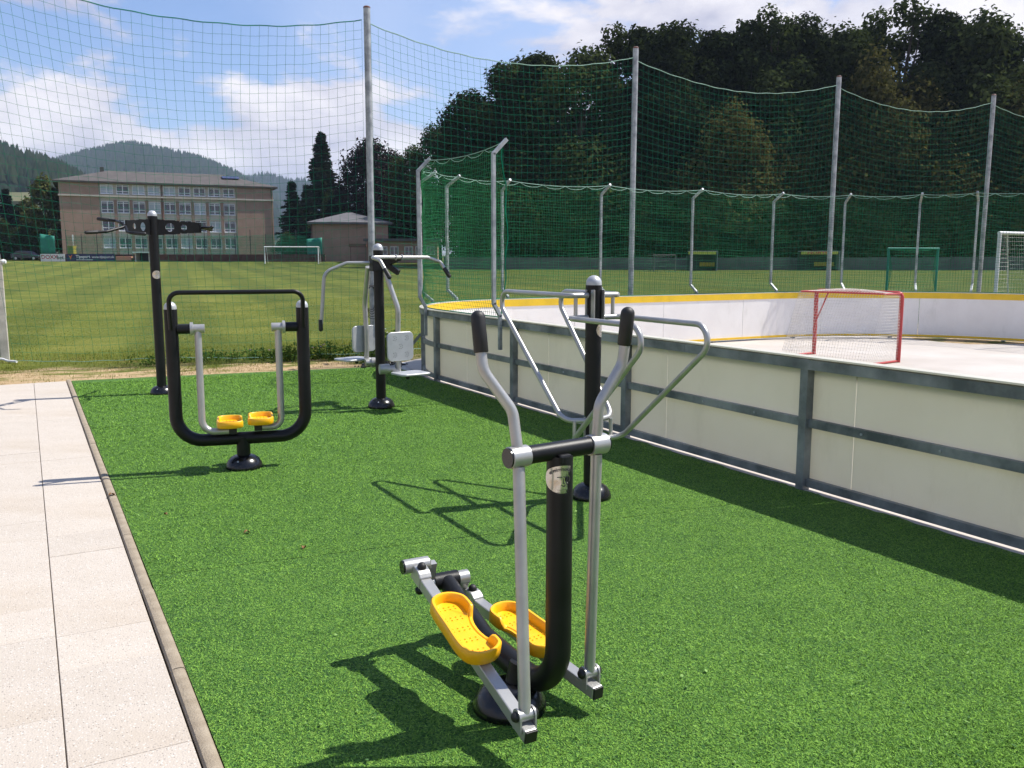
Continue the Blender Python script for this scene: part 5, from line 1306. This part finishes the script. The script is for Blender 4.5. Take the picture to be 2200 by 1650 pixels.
def trunk_mb(h, r, rs, limbs, lean=0.02, start=0.25):
    mb = MB(); pts = [Vector((0, 0, -0.3))] + [Vector((lean * h * math.sin(k * 1.7 + rs.rand()) * k / 6, lean * h * math.cos(k * 2.1) * k / 6, h * k / 6)) for k in range(1, 7)]
    mb.tube(pts, [r * (1.25, 1, .86, .7, .52, .34, .12)[k] for k in range(7)], 8)
    for (c, fz) in limbs:
        b = pts[max(1, min(5, int(fz * 6)))]; c = Vector(c); m_ = b.lerp(c, 0.5) + Vector((0, 0, -0.06 * (c - b).length)); mb.tube([b, m_, c], [r * 0.33, r * 0.2, r * 0.05], 5)
    return mb
def broadleaf(seed, h, w_, nleaf, size, crown0=0.22, lumps=22, top=1.0):
    rs = np.random.RandomState(seed); C = []; Rr = []
    for i in range(lumps):
        f = (i + 0.5) / lumps; z = h * (crown0 + (1 - crown0) * f * 0.95)
        prof = math.sin(math.pi * min(1, (0.12 + 0.88 * f)) ** 0.85) ** 0.6 * (1 - 0.25 * f)
        a = rs.rand() * 2 * math.pi; rad = w_ * 0.5 * prof * (0.35 + 0.65 * rs.rand() ** 0.5)
        C.append((rad * math.cos(a), rad * math.sin(a), z)); s = w_ * (0.15 + 0.12 * rs.rand()) * (1.1 - 0.35 * f); Rr.append((s, s, s * (0.75 + 0.4 * rs.rand())))
    V, F = leaf_cloud(C, Rr, nleaf, size, rs)
    limbs = [(c, 0.25 + 0.6 * (c[2] / h) ** 1.5) for c in C[::2]]
    return (V, F), trunk_mb(h * 0.9, h * 0.016 + 0.06, rs, limbs)
def conifer(seed, h, w_, n, size, gap=0.0):
    rs = np.random.RandomState(seed); V = []; tiers = int(h / 0.75); per = max(4, n // (tiers * 9)); limb = MB()
    P, A, S = [], [], []
    for i in range(tiers):
        f = (i + 0.5) / tiers; z = h * (0.08 + 0.92 * f); rad = w_ * 0.5 * (1 - f) ** 0.8 * (0.8 + 0.35 * rs.rand()) + 0.15
        for b in range(9):
            if rs.rand() < gap: continue
            a = rs.rand() * 6.283; L = rad * (0.65 + 0.45 * rs.rand())
            t = rs.rand(per) ** 0.7; x = L * t
            P.append(np.stack([np.cos(a) * x, np.sin(a) * x, z - 0.30 * x + 0.12 * x * t + rs.normal(size=per) * 0.08], 1)); A.append(np.full(per, a)); S.append(size * (1.1 - 0.5 * t) * (0.7 + 0.6 * rs.rand(per)))
    P = np.concatenate(P); A = np.concatenate(A); S = np.concatenate(S); n = len(P)
    d = np.stack([np.cos(A), np.sin(A), -0.45 + 0.3 * rs.rand(n)], 1) + rs.normal(size=(n, 3)) * 0.35; d /= np.linalg.norm(d, axis=1, keepdims=True)
    sd = np.cross(d, rs.normal(size=(n, 3)) * 0.5 + np.array([0, 0, 1.0])); sd /= np.linalg.norm(sd, axis=1, keepdims=True)
    V = np.stack([P - d * S[:, None] * .5, P + sd * S[:, None] * 0.33, P + d * S[:, None], P - sd * S[:, None] * 0.33 - np.array([0, 0, .1]) * S[:, None]], 1).reshape(-1, 3)
    return (V, np.arange(4 * n).reshape(-1, 4)), trunk_mb(h * 0.98, h * 0.011 + 0.05, rs, [], 0.004)
LIB = {}
def tree_kind(key, maker, leafm):
    (V, F), tr = maker
    c = np_mesh('crown', V, F, leafm); t = tr.build('trunk', 'bark', None); col.objects.unlink(c); col.objects.unlink(t); LIB[key] = (c, t)
tree_kind('bl0', broadleaf(1, 26, 13, 21000, 0.27, 0.22, 34), 'leaf_dark')
tree_kind('bl1', broadleaf(2, 28, 11, 19000, 0.27, 0.2, 38), 'leaf_dark')
tree_kind('bl2', broadleaf(3, 24, 14, 21000, 0.27, 0.15, 38), 'leaf_mid')
tree_kind('bl3', broadleaf(4, 27, 10, 9500, 0.26, 0.3, 20), 'leaf_mid')        # thin crown, sky shows through
tree_kind('ol0', broadleaf(5, 15, 11, 15000, 0.22, 0.05, 36), 'leaf_olive')
tree_kind('ol1', broadleaf(6, 12, 10, 13000, 0.21, 0.03, 24), 'leaf_olive')
tree_kind('md0', broadleaf(8, 14, 11, 13000, 0.24, 0.02, 36), 'leaf_mid')
tree_kind('cop', broadleaf(7, 22, 17, 16000, 0.34, 0.05, 28), 'leaf_copper')
tree_kind('larch', conifer(9, 27, 15, 13000, 1.15, 0.12), 'needle')
tree_kind('spruce', conifer(10, 20, 11, 9000, 1.05), 'needle_dark')
tree_kind('birch', broadleaf(12, 17, 8.5, 6500, 0.36, 0.06, 26), 'leaf_birch')
def tree(name, key, px, D, ytop, label, group, wide=1.0, rot=None):
    x, y = cxy(px, D); z = gz(x, y); h = zpx(ytop, D) - z
    c0, t0 = LIB[key]; H = max(v.co.z for v in t0.data.vertices) / 0.9 if key[:2] in ('bl', 'ol', 'md', 'co', 'bi') else max(v.co.z for v in t0.data.vertices)
    e = thing(name, (x, y, z - 0.1), label, 'tree', group); s = h / H
    for o in (c0, t0): q = o.copy(); col.objects.link(q); q.parent = e; 
    e.scale = (s * wide, s * wide, s); e.rotation_euler = (0, 0, rnd.uniform(0, 6.28) if rot is None else rot)
    return e
G1 = 'dark trees behind the grey wall'; G2 = 'olive trees in front of the dark wood'; G3 = 'trees around the school'
back = [(1130, 118, 112, 'bl2', 1.2), (1400, 116, 60, 'bl0', 1.2), (1550, 117, 62, 'bl2', 1.2), (1675, 116, 55, 'bl0', 1.2), (1820, 115, 62, 'bl0', 1.2), (2100, 112, 70, 'bl2', 1.2), (945, 138, 262, 'bl2', 0.85), (1010, 108, 190, 'bl0', 1.0), (1085, 106, 132, 'bl0', 1.05), (1165, 104, 92, 'bl1', 1.1), (1245, 103, 92, 'bl2', 1.0), (1310, 106, 45, 'bl3', 1.0), (1365, 104, 30, 'bl1', 1.0),
        (1440, 103, 42, 'bl0', 0.95), (1515, 104, 38, 'bl1', 1.0), (1590, 103, 15, 'bl1', 0.9), (1640, 102, 2, 'bl3', 0.9), (1705, 103, 28, 'bl0', 0.9), (1790, 102, 50, 'bl2', 0.9), (1850, 104, 12, 'bl3', 1.0), (1925, 100, -20, 'bl3', 1.05),
        (1995, 98, -5, 'bl1', 1.0), (2065, 97, 22, 'bl2', 1.0), (2130, 98, 62, 'bl0', 0.9), (2195, 104, 75, 'bl3', 0.9), (2260, 96, 40, 'bl1', 1.0), (2360, 94, 30, 'bl0', 1.0)]
where = {1130: 'dark tree at the back behind the round dark trees', 1400: 'dark tree at the back between the poles', 1550: 'dark tree in the second row right of the second fence pole', 1675: 'dark tree in the second row left of the third fence pole', 1820: 'dark tree in the second row right behind the third fence pole', 2100: 'dark tree in the second row behind the last fence pole', 945: 'lowest dark leafy tree at the left end of the wood beside the net corner', 1010: 'rounded dark tree stepping up from the left end of the wood', 1085: 'dark round tree just right of the cranked net post', 1165: 'tall round dark tree with its top at the blue sky gap',
         1245: 'dark tree left of the second fence pole', 1310: 'thin crowned tree with sky showing through above the second fence pole', 1365: 'tall dark tree directly behind the second fence pole', 1440: 'dark tree just right of the second fence pole', 1515: 'dark narrow tree halfway between second and third fence pole',
         1590: 'tall dark tree right of the middle of the wood', 1640: 'tall feathery tree with a thin top against the clouds', 1705: 'dark tree left of the third fence pole', 1790: 'broad dark tree directly behind the third fence pole', 1850: 'airy tree right of the third fence pole', 1925: 'tallest airy tree reaching the top of the picture',
         1995: 'tall dense tree touching the top of the picture', 2065: 'dark rounded tree above the right fence pole', 2130: 'dark green tree right of the last fence pole', 2195: 'thin dark tree at the right edge against the cloud', 2260: 'dark tree beyond the right edge of the wood', 2360: 'dark tree outside the right end of the wood'}
for px, D, yt, k, wd in back: tree('broadleaf_tree', k, px, D, yt, where[px], G1, wd)
front = [(1120, 99, 330, 'md0', 1.1, 'mid green understorey tree behind the cranked net post'), (1215, 98, 350, 'md0', 1.1, 'mid green understorey tree left of the second fence pole'), (1300, 99, 300, 'md0', 1.0, 'dark low tree at the foot of the second fence pole'),
         (1420, 97, 360, 'md0', 1.0, 'low dark tree behind the left dugout'), (1560, 95, 228, 'ol0', 0.9, 'rounded olive tree between second and third fence pole'), (1650, 96, 300, 'ol1', 0.9, 'lower olive tree leaning to the rounded olive tree'),
         (1760, 97, 250, 'ol0', 0.85, 'olive tree left of the third fence pole'), (1860, 95, 118, 'ol0', 0.75, 'tall olive brown tree right of the third fence pole'), (1945, 94, 185, 'ol0', 0.85, 'broad olive brown tree left of the last fence pole'),
         (2040, 93, 240, 'ol1', 1.0, 'low olive tree behind the green training goal'), (2120, 94, 190, 'md0', 0.9, 'mid green tree behind the last fence pole'), (2215, 92, 160, 'ol0', 0.9, 'olive tree at the right edge behind the white goal'),
         (1350, 98, 420, 'ol1', 1.0, 'low yellowish bush behind the second fence pole'), (1490, 97, 400, 'md0', 1.0, 'low dark bush left of the rounded olive tree'), (1710, 96, 400, 'ol1', 1.0, 'low olive bush above the right dugout'), (1035, 101, 400, 'md0', 1.0, 'low dark tree behind the rink net corner'), (2300, 92, 260, 'ol1', 1.0, 'olive tree outside the right edge'),
         (1800, 96, 380, 'md0', 1.1, 'low dark green tree behind the third fence pole'), (1900, 95, 370, 'ol1', 1.1, 'low olive bush between the last two fence poles'), (1985, 94, 390, 'md0', 1.1, 'low dark tree behind the green training goal'), (2090, 93, 400, 'ol1', 1.1, 'low bush left of the white goal'), (2180, 92, 380, 'md0', 1.1, 'low dark tree behind the white goal'),
         (1600, 96, 420, 'md0', 1.1, 'low dark bush right of the left dugout'), (1160, 99, 430, 'ol1', 1.2, 'low olive bush behind the safety net'), (1260, 98, 450, 'md0', 1.3, 'low dark bush above the grey wall left of the poles'), (1060, 100, 440, 'md0', 1.3, 'low dark bush behind the net corner post')]
for px, D, yt, k, wd, lab in front: tree('understorey_tree', k, px, D, yt, lab, G2, wd)
tree('larch_tree', 'larch', 697, 168, 290, 'tall lone conifer between the school and the fence corner pole', G3, 0.95)
tree('copper_beech', 'cop', 805, 150, 305, 'dark purple copper beech behind the corner pole', G3, 0.92)
tree('copper_beech', 'cop', 850, 152, 330, 'second dark beech right of the corner pole', G3, 0.8)
tree('broadleaf_tree', 'bl2', 885, 140, 308, 'green tree joining the beech to the big wood', G3, 0.8)
tree('spruce_tree', 'spruce', 632, 172, 392, 'dark spruce right beside the school wall', G3, 1.0)
tree('spruce_tree', 'spruce', 664, 180, 400, 'dark spruce in front of the lone tall conifer', G3, 1.0)
tree('spruce_tree', 'spruce', 716, 150, 430, 'low dark spruce above the hall roof', G3, 1.3)
tree('broadleaf_tree', 'bl2', 730, 152, 395, 'dark leafy tree behind the hall roof', G3, 0.8)
tree('birch_tree', 'birch', 104, 150, 378, 'yellowish birch left of the school', G3, 1.0)
tree('birch_tree', 'birch', 70, 158, 425, 'smaller olive birch left of the tall birch', G3, 1.0)
tree('spruce_tree', 'spruce', 22, 165, 408, 'dark spruce near the left edge', G3, 1.0)
tree('spruce_tree', 'spruce', 48, 170, 440, 'low dark spruce behind the parked car', G3, 1.1)
tree('understorey_tree', 'md0', 5, 150, 470, 'dark bush at the left edge behind the fence post', G3, 1.1)
tree('understorey_tree', 'md0', 62, 146, 480, 'dark bush above the parked car', G3, 1.2)
tree('spruce_tree', 'spruce', -25, 160, 395, 'dark spruce just outside the left edge', G3, 1.0)
tree('understorey_tree', 'md0', 120, 175, 470, 'dark bush between the birch and the school', G3, 1.2)
tree('understorey_tree', 'md0', 618, 150, 500, 'low bush right of the school corner', G3, 1.2)

# ================================================================== HILLS
def hill(name, pts, D, dep, label, nx=70):
    """ridge given as (px, y) at distance D, sloping down towards the viewer"""
    px = np.array([p[0] for p in pts], float); py = np.array([p[1] for p in pts], float); V = []; F = []; ny = 9
    xs_ = np.linspace(px[0], px[-1], nx); Z = np.interp(xs_, px, py)
    for i, (a, b) in enumerate(zip(xs_, Z)):
        zt = zpx(b, D) - 9
        for j in range(ny):
            f = j / (ny - 1); d = D - dep * (1 - f) if f <= 1 else D
            x, y = cxy(a, d); z0 = gz(x, y) - 2; V.append((x, y, z0 + (zt - z0) * (f ** 0.8) + 6 * math.sin(a * .05 + j) * f * (1 - f)))
    for i in range(nx - 1):
        for j in range(ny - 1): F.append((i * ny + j, (i + 1) * ny + j, (i + 1) * ny + j + 1, i * ny + j + 1))
    mb = MB(); mb.v = V; mb.f = F; o = mb.build(name, 'hill_ground', None); tag(o, label, kind='structure')
    return np.array(V).reshape(nx, ny, 3)
mat('hill_ground', (0.03, 0.045, 0.02), 0.95, 0, c2=(0.06, 0.075, 0.03), vscale=0.01)
mat('meadow', (0.085, 0.09, 0.03), 0.95, 0, c2=(0.12, 0.115, 0.045), vscale=0.02)
HB = hill('far_hill', [(60, 395), (110, 362), (170, 345), (220, 333), (262, 322), (300, 319), (335, 326), (362, 333), (410, 343), (445, 352), (480, 366), (520, 385), (600, 430)], 2300, 900, 'wooded blue hill rising behind the school')
HC = hill('far_hill', [(470, 400), (540, 388), (575, 380), (602, 386), (630, 398), (662, 392), (700, 400), (760, 425), (900, 450)], 3000, 900, 'pale distant ridge right of the school roof', 40)
HA = hill('near_hill', [(-500, 215), (-200, 255), (-60, 295), (0, 322), (22, 334), (60, 345), (95, 356), (125, 366), (165, 385), (230, 425), (330, 470)], 1000, 520, 'dark wooded slope at the left edge', 50)
def wood(name, H, n, h0, seed, label, lo=0.12):
    rs = np.random.RandomState(seed); nx, ny, _ = H.shape
    u = rs.rand(n) * (nx - 1.001); v = (lo + (1 - lo) * rs.rand(n) ** 0.75) * (ny - 1.001)
    e = n // 8; v[:e] = ny - 1.01 - 0.1 * rs.rand(e)
    i, j = u.astype(int), v.astype(int); fu, fv = (u - i)[:, None], (v - j)[:, None]
    P = (H[i, j] * (1 - fu) + H[i + 1, j] * fu) * (1 - fv) + (H[i, j + 1] * (1 - fu) + H[i + 1, j + 1] * fu) * fv
    h = h0 * (0.6 + 0.7 * rs.rand(n)); r = h * (0.17 + 0.14 * rs.rand(n)); k = 6; ang = np.arange(k) / k * 2 * np.pi
    VV = []; FF = []
    # each tree: two stacked cones with ragged rims
    for t, (za, zb_, rf) in enumerate(((0.08, 0.72, 1.0), (0.45, 1.0, 0.62))):
        rim = P[:, None, :] + np.stack([np.cos(ang)[None] * (r * rf)[:, None] * (0.75 + 0.5 * rs.rand(n, k)), np.sin(ang)[None] * (r * rf)[:, None] * (0.75 + 0.5 * rs.rand(n, k)), (h * za)[:, None] * (0.7 + 0.6 * rs.rand(n, k))], -1)
        top = P + np.stack([0 * h, 0 * h, h * zb_], -1)
        V = np.concatenate([rim, top[:, None]], 1).reshape(-1, 3); base = (np.arange(n) * (k + 1))[:, None, None] + t * n * (k + 1)
        q = np.stack([np.arange(k), (np.arange(k) + 1) % k, np.full(k, k)], -1)[None]; VV.append(V); FF.append((base + q).reshape(-1, 3))
    o = np_mesh(name, np.concatenate(VV), np.concatenate(FF), 'forest'); tag(o, label, 'forest', kind='stuff')
wood('hill_forest', HB, 9000, 26, 3, 'dense forest covering the blue hill behind the school')
wood('hill_forest', HC, 3000, 26, 4, 'dense forest on the pale distant ridge')
wood('hill_forest', HA, 5000, 21, 5, 'dense dark forest on the slope at the left edge', 0.35)
mb = MB(); q = [v3(18, 560, 432), v3(75, 560, 432), v3(75, 600, 413), v3(18, 600, 413)]; mb.v = [tuple(a) for a in q] + [tuple(a - Vector((0, 0, 4))) for a in q]; mb.f = [(0, 1, 2, 3), (4, 5, 1, 0), (5, 6, 2, 1), (6, 7, 3, 2), (7, 4, 0, 3), (7, 6, 5, 4)]
tag(mb.build('hillside_meadow', 'meadow', None, smooth=False), 'small pale meadow at the foot of the dark slope', kind='structure')

# ================================================================== SMALL GROWTH AND LITTER
def blades(name, n, xr, yr, h, wd, m_, label, seed, cond=None, power=1.0):
    rs = np.random.RandomState(seed); x = xr[0] + (xr[1] - xr[0]) * rs.rand(n); y = yr[0] + (yr[1] - yr[0]) * rs.rand(n) ** power
    if cond is not None: k = cond(x, y, rs); x, y = x[k], y[k]; n = len(x)
    d = np.hypot(x, y); z = -0.02 + 0.0075 * np.clip(d - 17, 0, None)
    a = rs.rand(n) * 6.283; L = h * (0.4 + 0.9 * rs.rand(n)); w_ = wd * (0.6 + 0.8 * rs.rand(n)); t = 0.55 + 0.9 * rs.rand(n)
    dv = np.stack([np.cos(a) * np.cos(t), np.sin(a) * np.cos(t), np.sin(t)], 1) * L[:, None]; sv = np.stack([-np.sin(a), np.cos(a), 0 * a], 1) * w_[:, None]; b = np.stack([x, y, z], 1)
    V = np.stack([b - sv, b + sv, b + dv], 1).reshape(-1, 3); o = np_mesh(name, V, np.arange(3 * n).reshape(-1, 3), m_); tag(o, label, 'grass', kind='stuff')
def clumpy(x, y, s=1.0): return np.sin(x * 1.9 * s + 1.3 * np.sin(y * 1.1 * s)) * np.cos(y * 2.3 * s + 0.7 * x * s) + 0.5 * np.sin(x * 5.1 * s + y * 4.3 * s)
outside = lambda x, y: (y > 13.42 - 0.117 * (x - 0.39)) & ((x < 5.0) | (y > 13.9))
blades('verge_grass', 70000, (-5, 12), (13.3, 17.5), 0.055, 0.004, 'grass_blade', 'patchy short grass on the soil strip under the net fence', 21, lambda x, y, rs: outside(x, y) & (clumpy(x, y) + 0.55 * (y - 15.0) + 0.3 * x - 0.7 > rs.normal(size=len(x)) * 0.5))
blades('dry_grass', 22000, (-5, 9), (13.3, 16.8), 0.045, 0.0035, 'grass_dry', 'dry straw coloured grass on the soil strip', 22, lambda x, y, rs: outside(x, y) & (clumpy(x + 3, y) > 0.1))
blades('field_grass', 150000, (-9, 30), (15.5, 34), 0.030, 0.006, 'grass_blade', 'short mown grass of the near part of the field', 23, lambda x, y, rs: (x < y * 1.1) & ((x < 4.8) | (y > 13.9)), 1.6)
def weeds(name, c, n, spread, h, label, seed, flower=None):
    rs = np.random.RandomState(seed); t = thing(name, (c[0], c[1], gz(*c)), label, 'weeds', 'weeds along the fence foot'); st = MB()
    P = []
    for k in range(n):
        x, y = c[0] + rs.normal() * spread[0], c[1] + rs.normal() * spread[1]; hh = h * (0.5 + 0.8 * rs.rand()); b = Vector((x, y, gz(x, y) - 0.01)); e = b + Vector((rs.normal() * .06, rs.normal() * .06, hh)); st.tube([b, b.lerp(e, .5), e], [0.003, 0.0025, 0.0012], 4)
        m = 26; f = rs.rand(m); P.append(np.array(b)[None] + (np.array(e) - np.array(b))[None] * f[:, None] + rs.normal(size=(m, 3)) * [0.05, 0.05, 0.02])
    P = np.concatenate(P); n2 = len(P); d = rs.normal(size=(n2, 3)) + [0, 0, 0.5]; d /= np.linalg.norm(d, axis=1, keepdims=True); s = np.cross(d, rs.normal(size=(n2, 3))); s /= np.linalg.norm(s, axis=1, keepdims=True); L = 0.03 + 0.035 * rs.rand(n2)
    V = np.stack([P, P + d * (L * .5)[:, None] + s * (L * .28)[:, None], P + d * L[:, None], P + d * (L * .5)[:, None] - s * (L * .28)[:, None]], 1).reshape(-1, 3)
    st.build('stems', 'leaf_mid', t); o = np_mesh('leaves', V, np.arange(4 * n2).reshape(-1, 4), 'weed', t); o['kind'] = 'stuff'
    if flower:
        fl_ = MB()
        for k in range(14): x, y = c[0] + rs.normal() * spread[0], c[1] + rs.normal() * spread[1]; fl_.lathe((x, y, gz(x, y) + h * (0.8 + 0.5 * rs.rand())), [(0.0, -0.008), (0.012, -0.004), (0.014, 0.004), (0, 0.008)], 7)
        o = fl_.build('flowers', flower, t); o['kind'] = 'stuff'
mat('flower_purple', (0.22, 0.10, 0.26), 0.7); 
weeds('weed_clump', (4.1, 14.5), 70, (0.55, 0.16), 0.22, 'low leafy weeds with purple flowers under the net left of the corner pole', 31, 'flower_purple')
weeds('weed_clump', (2.9, 15.1), 55, (0.7, 0.15), 0.13, 'low green weeds under the net behind the air walker', 32)
weeds('weed_clump', (5.0, 13.55), 34, (0.16, 0.16), 0.42, 'tall weeds with white flower heads beside the rink corner', 33, 'paint_white')
weeds('weed_clump', (5.35, 14.4), 30, (0.25, 0.2), 0.30, 'green weeds behind the rink corner', 34)
# black rubber crumbs and grit left over at the rink corner
rub = MB(); rs = np.random.RandomState(9)
for k in range(150):
    x, y = 4.85 + rs.normal() * 0.22, 13.02 + rs.normal() * 0.16
    if x > 5.2: continue
    s_ = 0.012 + 0.035 * rs.rand() ** 2; a = rs.rand() * 3; rub.box((x, y, s_ * 0.3), (s_ * 1.6, s_, s_ * 0.8), (math.cos(a), math.sin(a), 0.2 * rs.rand()), (-math.sin(a), math.cos(a), 0))
tag(rub.build('rubber_crumbs', 'rubber', None, smooth=False), 'loose black rubber crumbs on the gravel at the rink corner', 'litter', kind='stuff')
def dry_leaf(x, y, z, s_, a, label):
    mb = MB(); n = 9; V = []; F = []
    for i in range(n):
        f = i / (n - 1); w_ = s_ * 0.32 * math.sin(math.pi * min(1, f * 0.95 + 0.03)) * (1 + 0.25 * math.sin(f * 14))
        for j in (-1, 0, 1): V.append((x + math.cos(a) * s_ * (f - .5) - math.sin(a) * w_ * j, y + math.sin(a) * s_ * (f - .5) + math.cos(a) * w_ * j, z + 0.004 + 0.25 * s_ * abs(j) * math.sin(f * 3) ** 2 * 0.6 + 0.01 * math.sin(f * 5)))
    for i in range(n - 1):
        for j in range(2): F.append((i * 3 + j, i * 3 + 3 + j, i * 3 + 4 + j, i * 3 + 1 + j))
    mb.v = V; mb.f = F; tag(mb.build('dry_leaf', 'dry_leaf', None), label, 'leaf', 'dry leaves lying about')
dry_leaf(0.435, 6.6, 0.017, 0.055, 0.5, 'curled dry leaf lying on the kerb')
dry_leaf(1.08, 5.30, 0.008, 0.05, 0.2, 'pale dry leaf lying on the turf left of the dip bars shadow')
dry_leaf(1.30, 4.86, 0.008, 0.04, 1.1, 'small brown dry leaf lying on the turf above the foot plates')
dry_leaf(0.70, 5.95, 0.008, 0.03, 2.0, 'tiny reddish dry leaf on the turf near the kerb')

# ================================================================== HAZE
hz = MB().box((600, 1400, 230), (7600, 7200, 470)).build('haze', 'banner_white', None, smooth=False); hz.data.materials.clear()
hm = bpy.data.materials.new('haze'); hm.use_nodes = True; nt = hm.node_tree; nt.nodes.remove(nt.nodes['Principled BSDF'])
pv = nt.nodes.new('ShaderNodeVolumePrincipled'); pv.inputs['Color'].default_value = (0.62, 0.78, 1.0, 1); pv.inputs['Density'].default_value = 0.00012; pv.inputs['Anisotropy'].default_value = 0.2
nt.links.new(pv.outputs[0], nt.nodes['Material Output'].inputs['Volume']); hz.data.materials.append(hm); tag(hz, 'thin bluish air haze over the valley', 'haze', kind='stuff')
